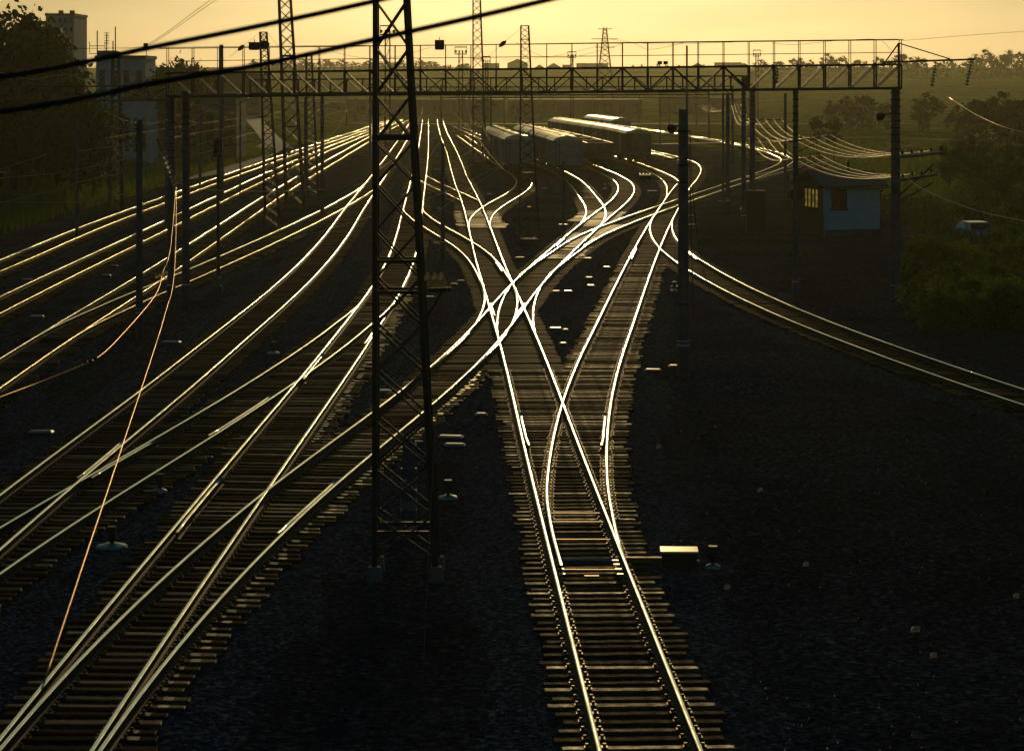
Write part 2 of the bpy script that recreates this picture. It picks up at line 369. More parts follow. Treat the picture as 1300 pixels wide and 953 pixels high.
Track('W', [(90,-2.2),(104,-1.0),(118,-.5),(136,-.95)], start='E', end='A', blend=12, sig=3)
Track('Z', [(215,-2.95),(240,-5.6),(262,-8.2),(285,-10.2)], start='A', end='F', blend=14)
LBL = {
 'A': 'straight track running from the bottom centre of the yard to the far end',
 'E': 'track sweeping from the bottom left across the central crossing towards the boxcars',
 'F': 'track with glowing sleeper ends running up behind the foreground lattice mast',
 'L': 'gently curving track just left of the foreground lattice mast',
 'B': 'brightest track leading up right past the grey concrete pole',
 'C': 'short siding bending left under the rightmost row of boxcars',
 'D': 'single track curving away to the right edge below the signal hut',
 'H': 'track leading right from the central turnouts and hooking back beyond the gantry posts',
 'I': 'siding ending under the second row of boxcars from the left',
 'J': 'crossover linking the straight central track with the track behind the lattice mast',
 'K': 'curled siding ending under the leftmost row of boxcars',
 'N': 'crossover with short golden sleeper stubs in the lower left',
 'Q': 'outermost left track along the foot of the grassy bank',
 'P': 'middle one of the three parallel tracks on the far left',
 'O': 'innermost of the three parallel tracks on the far left',
 'U': 'thin connecting track between the far left tracks and the lattice mast tracks',
 'V': 'faint track branching off to the right beyond the signal hut',
 'S': 'short curved slip rails on the right side of the central crossing',
 'W': 'short curved slip rails on the left side of the central crossing',
 'Z': 'far crossover between two tracks left of the boxcars',
}
ORDER = list('AEFLBCDHIJKNQPOUVSWZ')
GA = .76
prof = [(-.0375,-.052),(-.0375,-.013),(-.0335,-.0045),(-.020,-.0008),(0,.0006),(.020,-.0008),(.0335,-.0045),(.0375,-.013),(.0375,-.052),(.012,-.065),(.012,-.150),(.072,-.168),(.072,-.18),(-.072,-.18),(-.072,-.168),(-.012,-.150),(-.012,-.065)]
def rail_mesh(mb, pts, zoff, topm='rail'):
    n = len(prof); vs = []
    for i, p in enumerate(pts):
        d = (pts[min(i+1, len(pts)-1)]-pts[max(i-1, 0)]).normalized(); nx_ = Vector((d.y, -d.x, 0))
        for a, b in prof: vs.append(p+nx_*a+Vector((0, 0, b+zoff)))
    top = []; side = []
    for i in range(len(pts)-1):
        for k in range(n):
            f = (i*n+k, (i+1)*n+k, (i+1)*n+(k+1)%n, i*n+(k+1)%n)
            (top if k in (1, 2, 3, 4, 5, 6) else side).append(f)
    side += [tuple(range(n-1, -1, -1)), tuple((len(pts)-1)*n+k for k in range(n))]
    k0 = len(mb.v); mb.v += [tuple(v) for v in vs]
    a = mb.mi(topm); b = mb.mi('railside')
    for f in top: mb.smooth.add(len(mb.f)); mb.f.append(tuple(k0+x for x in f)); mb.m.append(a)
    for f in side: mb.f.append(tuple(k0+x for x in f)); mb.m.append(b)
def ysamp(y0, y1):
    out = [y0]; y = y0
    while y < y1:
        y += 1.0 if y < 150 else (2.0 if y < 350 else 5.0)
        out.append(min(y, y1))
    return out
slcache = {}
def sleeper_me(a, b, plates, m, end=False):
    key = (round(a, 1), round(b, 1), tuple(round(p, 1) for p in plates), m, end)
    if key in slcache: return slcache[key]
    mb = MB(); a, b = key[0], key[1]
    # bevelled top: a low trapezoid
    w, t, h = .125, .10, .16
    vs = [(x, y, z) for (x0) in (a, b) for (x, y, z) in ((x0, -w, -h), (x0, w, -h), (x0, w, -.02), (x0, t, 0), (x0, -t, 0), (x0, -w, -.02))]
    vs[3] = (a+.03, t, -.004); vs[4] = (a+.03, -t, -.004); vs[9] = (b-.03, t, -.004); vs[10] = (b-.03, -t, -.004)
    fs = [(k, (k+1)%6, 6+(k+1)%6, 6+k) for k in range(6)]+[(5,4,3,2,1,0), (6,7,8,9,10,11)]
    mb.add(vs, fs, m)
    for p in plates:
        mb.box((p, 0, .004), (.36, .16, .02), 'plate')
        for sx in (-.135, .135): mb.box((p+sx, .03, .03), (.05, .05, .05), 'plate')
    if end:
        mb.add([(b-.46,-.105,.001),(b-.012,-.105,-.012),(b-.012,.105,-.012),(b-.46,.105,.001),(b-.46,-.105,-.03),(b-.012,-.105,-.03),(b-.012,.105,-.03),(b-.46,.105,-.03)], [(0,1,2,3),(0,4,5,1),(1,5,6,2),(2,6,7,3),(3,7,4,0)], 'slglow')
    slcache[key] = mb.mesh('sleeper'); return slcache[key]
SL_ONLY_RAILS = 'SW'
SEEN_N = {'A':100,'E':100,'F':100,'L':100,'B':100,'D':100,'N':95,'J':90,'H':100,'P':70,'O':80,'Q':70,'K':60,'I':60,'C':60,'U':50,'V':0,'Z':60,'S':0,'W':0}
CONC = 'LQPO'
rn = random.Random(5)
for ti, key in enumerate(ORDER):
    t = T[key]; zo = -.0022*ti
    o = thing('railway_track', LBL[key], 'railway track', (float(t.X(t.y0)), t.y0, 0))
    base = o.location.copy()
    Y = ysamp(t.y0, t.y1)
    for sd in (-1, 1):
        pts = []
        for y in Y:
            x = float(t.X(y)); s = float(t.sl(y)); n = Vector((1, -s, 0)).normalized()
            off = sd*GA
            if key == 'B' and sd == -1 and y < 64: off += .17*float(sstep(64, 53, y)) if False else .17*(1-float(sstep(53, 64, y)))
            pts.append(Vector((x, y, 0))+n*off-base)
        if key == 'B' and sd == -1: pts = pts[2:]
        mb = MB(); rail_mesh(mb, pts, zo, 'railgold' if (key in 'QPOU' and sd == 1) or key in 'VZKJC' else 'rail'); mb.build('rail', o)
    # sleepers
    if key not in SL_ONLY_RAILS:
        near = 0; rest = MB(); pitch = .55; y = t.y0+.3
        lim = SEEN_N[key]
        while y < min(t.y1, 620):
            s = float(t.sl(y)); x = float(t.X(y)); step = pitch/math.sqrt(1+s*s)
            cover = False; lo, hi = -1.375, 1.375; plates = [-.76, .76]
            for kj, k2 in enumerate(ORDER):
                if k2 == key: continue
                u = T[k2]
                if not (u.y0-.5 <= y <= u.y1+.5): continue
                d = (float(u.X(y))-x)*math.sqrt(1+s*s)
                if abs(d) < 2.55 and k2 not in SL_ONLY_RAILS:
                    if kj < ti: cover = True
                    else:
                        lo = min(lo, d-1.375); hi = max(hi, d+1.375)
                        if abs(d) > .15: plates += [d-.76, d+.76]
                elif abs(d) < 2.0 and k2 in SL_ONLY_RAILS: plates += [d-.76, d+.76]
            if not cover:
                jit = rn.uniform(-.15, .05); jit2 = rn.uniform(-.10, .12); ang = -math.atan(s)+rn.uniform(-.012, .012)
                zt = -.185-.001*(ti%5)-abs(rn.gauss(0, .016))
                m = 'conc_sl' if key in CONC and hi-lo < 2.8 else 'timber'
                if y > 37.5 and near < lim:
                    near += 1
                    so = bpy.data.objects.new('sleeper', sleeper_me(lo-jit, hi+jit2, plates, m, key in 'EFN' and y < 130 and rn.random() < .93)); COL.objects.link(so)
                    so.parent = o; so.location = (x-base.x, y-base.y, zt); so.rotation_euler = (rn.uniform(-.05,.05), rn.uniform(-.006,.006), ang)
                else:
                    c = Vector((x, y, zt-.08))+Matrix.Rotation(ang, 3, 'Z')@Vector(((lo+hi)/2, 0, 0))-base
                    rest.box(c, (hi-lo+rn.uniform(-.12,.12), .25, .16), 'timberfar' if rn.random() < .7 else 'timberfar2', rz=ang)
            y += step*(1 if y < 330 else 2)
        if rest.v:
            ro = rest.build('sleepers', o); ro['kind'] = 'stuff'
    t.obj = o
    # ballast bed under this track
    if key not in SL_ONLY_RAILS:
        mb = MB(); vs = []; rows = 0
        for y in Y:
            x = float(t.X(y)); s = float(t.sl(y)); n = Vector((1, -s, 0)).normalized()
            z = -.262-.0035*ti
            w1 = 1.72+.12*math.sin(y*.9+ti)+.08*math.sin(y*2.3); w2 = 3.3+.5*math.sin(y*.37+ti*2)
            for off, zz in ((-w2, -.42), (-w1, z), (w1+.1*math.sin(y*1.7), z), (w2, -.42)):
                p = Vector((x, y, zz))+n*off; vs.append(p)
            rows += 1
        mb.add(vs, [(r*4+k, r*4+k+1, r*4+4+k+1, r*4+4+k) for r in range(rows-1) for k in range(3)], 'ballast')
        bo = mb.build('ballast_bed'); bo['kind'] = 'structure'


# ------------------------------------------------------------------ masts, gantries, poles
def lattice_mast(name, label, px, pyb, top_py, wb, wt, cat='lattice mast', lean=0.0, leg=.09, lace=.035, seg=1.15, height=None, group=None, rz=0.0, footing=False, Y=None, zb=None, thick_at=()):
    """square lattice mast; wb / wt = width at base and top in metres; lean shifts the top sideways"""
    if Y is None: p = gp(px, pyb, -.3); x, Y = p.x, p.y
    else: x = (px-650)*Y/FPX
    zb = tz(x, Y)-.05 if zb is None else zb
    h = height or (10-(top_py-HZ)*Y/FPX-zb)
    o = thing(name, label, cat, (x, Y, zb), rz, group)
    def c(k, z):
        t = z/h; w_ = wb+(wt-wb)*t; sx, sy = ((-1,-1),(1,-1),(1,1),(-1,1))[k%4]
        return Vector((lean*t+sx*w_/2, sy*w_/2, z))
    for k in range(4):
        mb = MB(); mb.bar(c(k, 0), c(k, h), leg, 'iron'); mb.build('leg', o)
    mb = MB(); z = .25; i = 0
    while z < h-.1:
        w_ = wb+(wt-wb)*z/h; dz = min(max(w_*seg, .35), h-z)
        for k in range(4):
            mb.bar(c(k, z), c(k+1, z+dz), lace, 'iron'); mb.bar(c(k+1, z), c(k, z+dz), lace, 'iron')
            if i % 5 == 0: mb.bar(c(k, z), c(k+1, z), lace*1.5, 'iron')
        z += dz; i += 1
    for k in range(4): mb.bar(c(k, h), c(k+1, h), lace*1.6, 'iron')
    for zt in thick_at:
        for k in range(4): mb.bar(c(k, zt), c(k+1, zt), leg*1.2, 'iron')
    mb.build('lacing', o)
    if footing:
        for k in range(4):
            mb = MB(); q = c(k, 0); s = .22
            mb.add([(q.x+a*s*f, q.y+b*s*f, zz) for zz, f in ((-.1, 1.1), (.42, .62)) for a, b in ((-1,-1),(1,-1),(1,1),(-1,1))],
                   [(0,1,5,4),(1,2,6,5),(2,3,7,6),(3,0,4,7),(4,5,6,7)], 'footing')
            mb.build('footing', o)
    return o
def ins_string(label, a, b, n=7, r=.13, m='glassins', group=None, name='insulator_string'):
    a = Vector(a); b = Vector(b); d = b-a; q = d.to_track_quat('Z', 'Y').to_matrix(); l = d.length
    mb = MB(); mb.tube((0,0,0), d, .02, 'iron', n=6)
    for k in range(n):
        c = d*((k+.5)/n); h = l/n
        mb.lathe(c, [(.03,-.28*h),(r*.8,-.12*h),(r,0),(r*.55,.12*h),(.045,.3*h)], m, n=12, R3=q)
    o = mb.build(name, loc=a); return tag(o, label, 'insulator', group)
def wire(label, pts, r=.008, m='alwire', sag=0.0, n=14, cat='overhead wire', name='overhead_wire', group=None):
    pts = [Vector(p) for p in pts]
    if len(pts) == 2 and sag:
        a, b = pts; pts = [a.lerp(b, k/n)-Vector((0, 0, sag*4*(k/n)*(1-k/n))) for k in range(n+1)]
    elif len(pts) > 2:   # smooth curve through the points
        P = [pts[0]*2-pts[1]]+pts+[pts[-1]*2-pts[-2]]; out = []
        for i in range(1, len(P)-2):
            for k in range(6):
                t = k/6; p0, p1, p2, p3 = P[i-1:i+3]
                out.append(.5*((2*p1)+(-p0+p2)*t+(2*p0-5*p1+4*p2-p3)*t*t+(-p0+3*p1-3*p2+p3)*t**3))
        pts = out+[pts[-1]]
    base = pts[0].copy(); mb = MB(); mb.poly([p-base for p in pts], r, m, n=6 if r > .01 else 5)
    o = mb.build(name, loc=base, smooth=True); return tag(o, label, cat, group)

# foreground mast: left legs stand upright, right legs lean in
p = gp(516, 728, -.3); fx = p.x-.02; fY = p.y
fm = thing('lattice_mast', 'tall dark steel lattice mast standing on pale footings in the foreground', 'lattice mast', (fx, fY, -.34))
H0 = 16.5
def fc(k, z):
    t = z/H0; l = -.62+.0*z/H0; r = .66-.86*t
    x = (l if k in (0, 3) else r); w_ = (r-l)/2*.92
    return Vector((x, -w_ if k in (0, 1) else w_, z))
for k in range(4):
    mb = MB(); mb.bar(fc(k, .05), fc(k, H0), .105, 'iron'); mb.build('leg', fm)
mb = MB(); z = .45; i = 0
while z < H0-.5:
    dz = .98 if i % 8 else .9
    for k in range(4):
        mb.bar(fc(k, z), fc((k+1)%4, z+dz), .042, 'iron'); mb.bar(fc((k+1)%4, z), fc(k, z+dz), .042, 'iron')
    z += dz; i += 1
mb.build('lacing', fm)
for zt in (1.0, 5.98, 6.62, 9.2):
    mb = MB()
    for k in range(4): mb.bar(fc(k, zt), fc((k+1)%4, zt), .12 if zt == 9.2 else .07, 'iron')
    mb.build('cross_bar', fm)
for k in range(4):
    mb = MB(); q = fc(k, 0); s = .17
    mb.add([(q.x+a*s*f, q.y+b*s*f, zz) for zz, f in ((-.1, 1.0), (.30, .72)) for a, b in ((-1,-1),(1,-1),(1,1),(-1,1))], [(0,1,5,4),(1,2,6,5),(2,3,7,6),(3,0,4,7),(4,5,6,7)], 'footing')
    mb.build('footing', fm)
mb = MB(); zA = 10-(366-HZ)*fY/FPX+.34
mb.bar((.5, -.5, zA), (.95+.02, -.5, zA+.02), .09, 'iron'); mb.bar((.45, -.45, zA-.6), (.8, -.5, zA), .04, 'iron'); mb.build('bracket', fm)
pa = Vector((fx+.79, fY-.5, zA-.34))
for k in range(6):
    q = pa+Vector(((k%3-1)*.14-.05*(k//3)-.12, .0+.13*(k//3), .08))
    mb = MB(); mb.tube((0,0,-.04), (0,0,.1), .012, 'iron', n=6)
    mb.lathe((0,0,.06+.11*(k//3)), [(.04,-.07),(.075,-.055),(.065,-.01),(.078,.0),(.06,.06),(.025,.10)], 'insgold', n=12)
    tag(mb.build('pin_insulator', loc=q), 'small gold-glinting pin insulator on the bracket of the foreground lattice mast', 'insulator', 'pin insulators on the foreground mast bracket')
wire('thin down wire dropping from the foreground mast bracket towards the bottom edge', [at(568, 362, fY-.6), at(560, 450, fY-3), at(548, 620, fY-8), at(536, 880, 42)], .006, 'copperdim')

# banded pole foot seen through the foreground mast
def conc_pole(label, px, pyb, top_py, dia, band=True, Y=None, name='concrete_pole', group=None, cap=False, taper=.78):
    if Y is None: g = gp(px, pyb, -.3); x, Y = g.x, g.y
    else: x = (px-650)*Y/FPX
    zb = tz(x, Y)-.1; h = 10-(top_py-HZ)*Y/FPX-zb
    o = thing(name, label, 'pole', (x, Y, zb), 0, group)
    mb = MB(); mb.tube((0,0,0), (0,0,h), dia/2, 'concrete', dia/2*taper, n=14); mb.build('shaft', o, smooth=False)
    if band:
        mb = MB(); mb.tube((0,0,0), (0,0,1.15), dia/2+.014, 'bluepaint', dia/2+.012, n=14); mb.build('painted_band', o)
        mb = MB(); mb.tube((0,0,1.16), (0,0,1.24), dia/2+.012, 'whitepaint', n=14); mb.tube((0,0,1.32), (0,0,1.37), dia/2+.011, 'whitepaint', n=14); mb.build('white_ring', o)
    if cap:
        mb = MB(); mb.box((0,0,h), (dia*.9, dia*.9, .1), 'iron'); mb.build('cap', o)
    return o, h
bp, _ = conc_pole('short post with blue and white bands seen through the foreground lattice mast', 519, 672, 556, .36, band=False, name='banded_post')
for zz in (.15, .62, 1.1): mb = MB(); mb.tube((0,0,zz), (0,0,zz+.22), .195, 'whitedim', n=12); mb.build('white_band', bp)
for zz in (.38, .85, 1.34): mb = MB(); mb.tube((0,0,zz), (0,0,zz+.22), .194, 'bluepaint', n=12); mb.build('blue_band', bp)

p867, h867 = conc_pole('thick grey concrete pole with horn lamp standing right of the bright track', 867.5, 476, 139, .42, cap=False)
mb = MB(); mb.bar((-.1,-.1,h867-.55), (-.42,-.15,h867-.62), .05, 'iron'); mb.lathe((-.42,-.25,h867-.68), [(.05,-.16),(.16,-.1),(.17,.05),(.09,.12),(.04,.18)], 'iron', n=12, R3=Matrix.Rotation(R(70),3,'X')); mb.build('horn_lamp', p867)
mb = MB()
for zz in (h867-.8, h867-2.0, h867-2.6, 2.6): mb.tube((0,0,zz), (0,0,zz+.07), .215, 'iron', n=14)
mb.bar((-.15,-.15,h867-1.75), (-.75,-.2,h867-1.75), .04, 'iron'); mb.box((-.72,-.2,h867-1.7), (.06,.06,.16), 'glassins')
mb.bar((.2,-.1,h867-1.2), (.34,-.1,2.2), .03, 'iron'); mb.build('clamp', p867)
wire('slack dark cable hanging beside the thick grey concrete pole', [at(876,165,88), at(880,250,88), at(890,330,88), at(903,376,88)], .014, 'darkwire')

# ---- gantries
def gantry(name, label, Y, xl, xr, zl_b, zr_b, depth, dp, faces, rail=True, pattern='mono', posts=(), leg_w=.1, chord=.1):
    o = thing(name, label, 'gantry', ((xl+xr)/2, Y, tz((xl+xr)/2, Y)))
    b = o.location
    def P(x, up, face):
        t = (x-xl)/(xr-xl); return Vector((x, Y+face, zl_b+(zr_b-zl_b)*t+up))-b
    mb = MB()
    for fce in faces:
        mb.bar(P(xl,0,fce), P(xr,0,fce), chord*1.25, 'iron'); mb.bar(P(xl,depth,fce), P(xr,depth,fce), chord, 'iron')
    mb.build('chord', o)
    n = int(round((xr-xl)/dp)); mb = MB(); hr = MB(); X = [xl+(xr-xl)*k/n for k in range(n+1)]
    for k, x in enumerate(X):
        for fce in faces:
            mb.bar(P(x,0,fce), P(x,depth,fce), .07, 'iron')
            if k < n:
                x2 = X[k+1]; c1 = pattern(k, n) if callable(pattern) else pattern
                if c1 == 'mono': mb.bar(P(x,0,fce), P(x2,depth,fce), .06, 'iron')
                elif c1 == 'anti': mb.bar(P(x,depth,fce), P(x2,0,fce), .06, 'iron')
                else:
                    if k % 2: mb.bar(P(x,0,fce), P(x2,depth,fce), .055, 'iron')
                    else: mb.bar(P(x,depth,fce), P(x2,0,fce), .055, 'iron')
        for u in (0, depth): mb.bar(P(x,u,faces[0]), P(x,u,faces[-1]), .05, 'iron')
        if rail:
            for fce in (faces[0], faces[-1]):
                hr.bar(P(x,depth,fce), P(x,depth+1.13,fce), .032, 'iron')
    mb.build('lacing', o)
    if rail:
        for fce in (faces[0], faces[-1]):
            hr.bar(P(xl-.4,depth+1.13,fce), P(xr+.1,depth+1.13,fce), .035, 'iron'); hr.bar(P(xl,depth+.55,fce), P(xr,depth+.55,fce), .026, 'iron')
        hr.build('handrail', o)
        dk = MB(); dk.bar(P(xl,depth+.03,0), P(xr,depth+.03,0), .5, 'iron', h=.03); dk.build('walkway', o)
    return o, P
GY = 119.0
def px2x(px, Y): return (px-650)*Y/FPX
g1, P1 = gantry('signal_gantry', 'long dark truss gantry with handrail spanning the middle of the yard, nearest one', GY, px2x(213,GY), px2x(1143,GY),
    10-(123-HZ)*GY/FPX, 10-(112-HZ)*GY/FPX, 1.08, 1.14, (-.35, .35), pattern=lambda k, n: 'mono' if k >= n*0.78 else ('anti' if k < n*.38 else 'zig'))
def post_on(o, x, y, top, dia, band=True, name='support_post'):
    b = o.location; mb = MB(); zb = tz(x, y)-.1
    mb.tube(Vector((x,y,zb))-b, Vector((x,y,top))-b, dia/2, 'concrete', dia/2*.85, n=12)
    for k in range(9): mb.tube(Vector((x,y,top-.25-k*.32))-b, Vector((x,y,top-.2-k*.32))-b, dia/2+.02, 'iron', n=10)
    s = mb.build(name, o)
    if band:
        mb = MB(); mb.tube(Vector((x,y,zb))-b, Vector((x,y,zb+1.1))-b, dia/2+.015, 'bluepaint', n=12); mb.tube(Vector((x,y,zb+1.15))-b, Vector((x,y,zb+1.22))-b, dia/2+.015, 'whitepaint', n=12)
        mb.build('painted_band', o)
post_on(g1, px2x(1137,GY), GY, 9.75, .46)
post_on(g1, px2x(1010,GY+2), GY+2, 9.75, .27)
post_on(g1, px2x(217,GY), GY, 9.35, .36); post_on(g1, px2x(236,GY+.3), GY+.3, 9.6, .38)
# cantilever arm at the right end
mb = MB(); b = g1.location; ztop = 10-(55-HZ)*GY/FPX; za = 10-(78-HZ)*GY/FPX
A0 = Vector((px2x(1141,GY),GY,9.7))-b; A1 = Vector((px2x(1141,GY),GY,ztop))-b
mb.bar(A0, A1, .1, 'iron'); mb.bar(A1, Vector((px2x(1120,GY),GY,10.75))-b, .07, 'iron')
E1 = Vector((px2x(1238,GY),GY,10-(75.5-HZ)*GY/FPX))-b
mb.bar(Vector((px2x(1120,GY),GY,za-.05))-b, E1, .09, 'iron'); mb.bar(Vector((px2x(1120,GY),GY+.5,za-.05))-b, E1+Vector((0,.5,0)), .07, 'iron'); mb.bar(A1, Vector((px2x(1206,GY),GY,10-(75-HZ)*GY/FPX))-b, .05, 'iron')
mb.build('cantilever_arm', g1)
mb = MB(); mb.bar(Vector((px2x(1118,GY),GY-.3,10-(147-HZ)*GY/FPX))-b, Vector((px2x(1136,GY),GY-.2,10-(142-HZ)*GY/FPX))-b, .05, 'iron')
mb.lathe(Vector((px2x(1117,GY),GY-.35,10-(148-HZ)*GY/FPX))-b, [(.04,-.22),(.17,-.16),(.2,.02),(.13,.14),(.05,.2)], 'iron', n=12, R3=Matrix.Rotation(R(75),3,'Y')); mb.build('side_lamp', g1)
ins_string('left one of two insulator strings hanging from the gantry arm at the right', at(1188,78,GY), at(1183,110,GY), 8, .14)
ins_string('right one of two insulator strings hanging from the gantry arm at the right', at(1233,77,GY), at(1227,109,GY), 8, .14)
for px, nm in ((1015, 'left'), (987, 'leftmost')): ins_string('short dark insulator inside the gantry truss, '+('nearer the round-capped signal' if nm == 'left' else 'nearer the tall middle posts'), at(px,85,GY-.6), at(px-1,106,GY-.6), 5, .09, 'iron')
for nm, px in (('left', 837.5), ('right', 845)):
    fl = thing('floodlight', nm+' floodlight of the pair standing on the gantry walkway above the concrete pole', 'floodlight', at(px, 86, GY-.3))
    mb = MB(); mb.bar((0,0,0), (0,0,.16), .04, 'iron'); mb.build('bracket', fl); mb = MB(); mb.box((0,-.05,.22), (.2,.16,.15), 'iron'); mb.build('housing', fl); mb = MB(); mb.box((0,-.135,.22), (.16,.01,.11), 'glass'); mb.build('lens', fl)

G2 = 181.0
g2, P2 = gantry('signal_gantry', 'second truss gantry seen through the nearest one, ending left of the hut', G2, px2x(318,G2), px2x(948,G2),
    10-(119-HZ)*G2/FPX, 10-(114-HZ)*G2/FPX, .95, 1.1, (-.3,.3), rail=False, pattern='zig')
post_on(g2, px2x(944,G2), G2, 10.4, .34); post_on(g2, px2x(955,G2+1), G2+1, 9.9, .42)
post_on(g2, px2x(409,G2+20), G2+20, 9.0, .30, band=False)
mb = MB(); b = g2.location; mb.box(Vector((px2x(957,G2),G2-1.2,1.1))-b, (1.3,1.0,2.9), 'iron'); mb.build('relay_cabinet', g2)
G3 = 186.0
g3, P3 = gantry('signal_gantry', 'low dark truss gantry reaching in from the left edge below the trees', G3, px2x(-60,G3), px2x(216,G3),
    10-(131-HZ)*G3/FPX, 10-(127-HZ)*G3/FPX, 1.05, 1.5, (-.3,.3), rail=False, pattern='mono')
post_on(g3, px2x(212,G3), G3, 8.9, .34, band=False)
for k, (Yg, pl, pr, yl, yr, d) in enumerate(((330, 470, 930, 121, 120, 1.0), (470, 560, 900, 124, 124, .9))):
    gx, PX = gantry('signal_gantry', ('third truss gantry in the haze behind the boxcars' if k == 0 else 'farthest faint gantry in the haze over the far end of the yard'), Yg, px2x(pl,Yg), px2x(pr,Yg), 10-(yl-HZ)*Yg/FPX, 10-(yr-HZ)*Yg/FPX, d, 2.2, (0,), rail=False, pattern='zig', chord=.14)
    post_on(gx, px2x(pl,Yg), Yg, 9.6, .35, band=False); post_on(gx, px2x(pr,Yg), Yg, 9.6, .35, band=False)

# gantry wires and hanging lamps
for px, py, w_, h_, lab, sw in ((558, 57, .40, .40, 'square dark luminaire hung on a cable right of the foreground lattice mast', 0), (323, 58.5, .46, .32, 'dark box luminaire hung on a cable beside the lattice masts on the left', 1)):
    Yl = 110; c = at(px, py, Yl)
    l = thing('hanging_lamp', lab, 'lamp', c); mb = MB(); mb.box((0,0,0), (w_,.3,h_), 'iron'); mb.build('housing', l); mb = MB(); mb.box((0,-.01,-h_/2-.01), (w_*.8,.24,.02), 'glass'); mb.build('lens', l)
    mb = MB(); mb.bar((0,0,h_/2), (0,0,h_/2+.12), .03, 'iron'); mb.build('hanger', l)
    if sw: mb = MB(); mb.lathe((.42,.05,.06), [(.05,-.2),(.2,-.12),(.22,.06),(.08,.16)], 'iron', n=12); mb.build('reflector', l)
zc1 = at(470, 57, 110)
wire('straight cable carrying the hanging lamps just above the gantry handrail', [at(-40,64,110), at(323,59,110), at(558,57.5,110), at(800,54,110), at(1140,50,110)], .012, 'darkwire')

# ---- two thick near cables crossing the picture
wire('upper one of two thick dark cables slanting close across the top left', [at(-160,113,10), at(0,98,10), at(96,81.5,10), at(185,62,10), at(330,33,10), at(472,2.5,10), at(620,-34,10)], .0118, 'darkwire', cat='cable', name='near_cable')
wire('lower one of two thick dark cables slanting close across the top left', [at(-160,158,9.6), at(0,142,9.6), at(109,124,9.6), at(203,104,9.6), at(330,82.5,9.6), at(472,51,9.6), at(650,11,9.6), at(800,-26,9.6)], .0118, 'darkwire', cat='cable', name='near_cable')

# ---- lattice masts behind
lattice_mast('lattice_mast', 'tall tapering lattice mast reaching past the top edge, left of the foreground mast', 375, 258, -40, 1.45, .88, leg=.13, lace=.05, seg=.95, Y=215, lean=-1.0, thick_at=(12.6,))
lattice_mast('lattice_mast', 'slim lattice mast with square top, leftmost of the three beside the foreground mast', 346, 286, 41, 1.0, .46, lean=-.64, leg=.085, lace=.035, seg=.75, Y=183)
lattice_mast('lattice_mast', 'shorter lattice mast topping out just above the near gantry on the left', 397, 240, 68, 1.0, .5, lean=-.35, leg=.1, lace=.04, seg=.8, Y=236)
lattice_mast('lattice_mast', 'slender very tall lattice mast rising past the top edge above the boxcars', 609, 180, -60, 1.7, .7, lean=-.5, leg=.16, lace=.07, seg=.9, Y=330, height=27)
lattice_mast('lattice_mast', 'lattice mast with flat top standing among the central turnouts before the boxcars', 672, 300, 33, 1.25, .5, lean=-.3, leg=.085, lace=.035, seg=.75, Y=169)
lattice_mast('lattice_mast', 'dark lattice mast before the pale building on the left', 147, 262, 66, 1.0, .45, leg=.10, lace=.04, seg=.8, Y=205)
# floodlight heads on distant masts
def head_mast(label, px, top, Y, w_, base_h=None):
    x = px2x(px, Y); zb = tz(x, Y); zt = 10-(top-HZ)*Y/FPX; h = zt-zb
    o = thing('floodlight_mast', label, 'floodlight mast', (x, Y, zb))
    mb = MB()
    for s in (-1, 1): mb.bar((s*w_*.17,0,0), (s*w_*.15,0,h-1), .22, 'iron')
    for k in range(int(h/2)): mb.bar((-w_*.16,0,k*2), (w_*.16,0,k*2+2), .1, 'iron')
    mb.build('mast', o); mb = MB(); mb.bar((-w_/2,0,h-1.4), (w_/2,0,h-1.4), .2, 'iron'); mb.bar((-w_/2,0,h), (w_/2,0,h), .2, 'iron'); mb.bar((-w_/2,0,h-1.4), (-w_/2,0,h), .12, 'iron'); mb.bar((w_/2,0,h-1.4), (w_/2,0,h), .12, 'iron'); mb.build('platform', o)
    for k in range(4): mb = MB(); mb.box((-w_*.4+k*w_*.27,-.3,h-.9), (w_*.14,.4,.5), 'iron2'); mb.build('lamp_head', o)
head_mast('distant floodlight mast with wide head seen through the foreground lattice mast', 492, 33, 420, 2.4)
head_mast('distant floodlight mast with wide head left of the tallest slender mast', 585, 60, 520, 2.4)
head_mast('distant short floodlight mast between the tallest slender mast and the houses', 618, 72, 520, 1.4)
head_mast('distant floodlight mast above the dark posts on the right of the gantry', 961, 64, 620, 1.8)
head_mast('distant double-headed mast over the roofs left of the power pylon', 726, 66, 620, 2.0)

# ---- plain poles
POLES = [(177,430,152,.30,'round concrete pole on the left with its foot in shadow beside the tracks',True),
 (281,258,57,.45,'thick chimney-like pole rising above the gantry on the left',False),
 (98,302,150,.26,'thin pole at the foot of the grassy bank near the left edge',False),
 (562,330,182,.28,'grey pole standing just right of the foreground lattice mast',True),
 (924,272,118,.36,'pale grey post left of the gantry posts near the right turnouts',True),
 (918,258,118,.24,'thin post tucked behind the pale grey post left of the gantry posts',False),
 (997,265,119,.28,'post with crossarms standing between the gantry posts and the hut',False),
 (872,250,58,.22,'slim post behind the thick concrete pole with horn lamp',False),
 (838,190,118,.2,'hazy thin post left of the thick concrete pole',False),
 (778,166,120,.25,'hazy thin post above the rightmost boxcar',False),
 (715,300,205,.16,'thin grey post in front of the second boxcar',False),
 (93,235,172,.22,'pole half hidden in the dark greenery near the left edge',False),
 (623,205,122,.34,'stout dark post left of the leftmost boxcar',False),
 (254,240,130,.3,'dark pole between the gantry posts and the mast signal on the left',False),
 (305,250,128,.2,'slim dark pole left of the slim square-topped lattice mast',False),
 (388,262,124,.3,'dark pole between the tall tapering mast and the foreground mast',False),
 (613,210,122,.26,'second dark post left of the leftmost boxcar, nearer the tallest mast',False)]
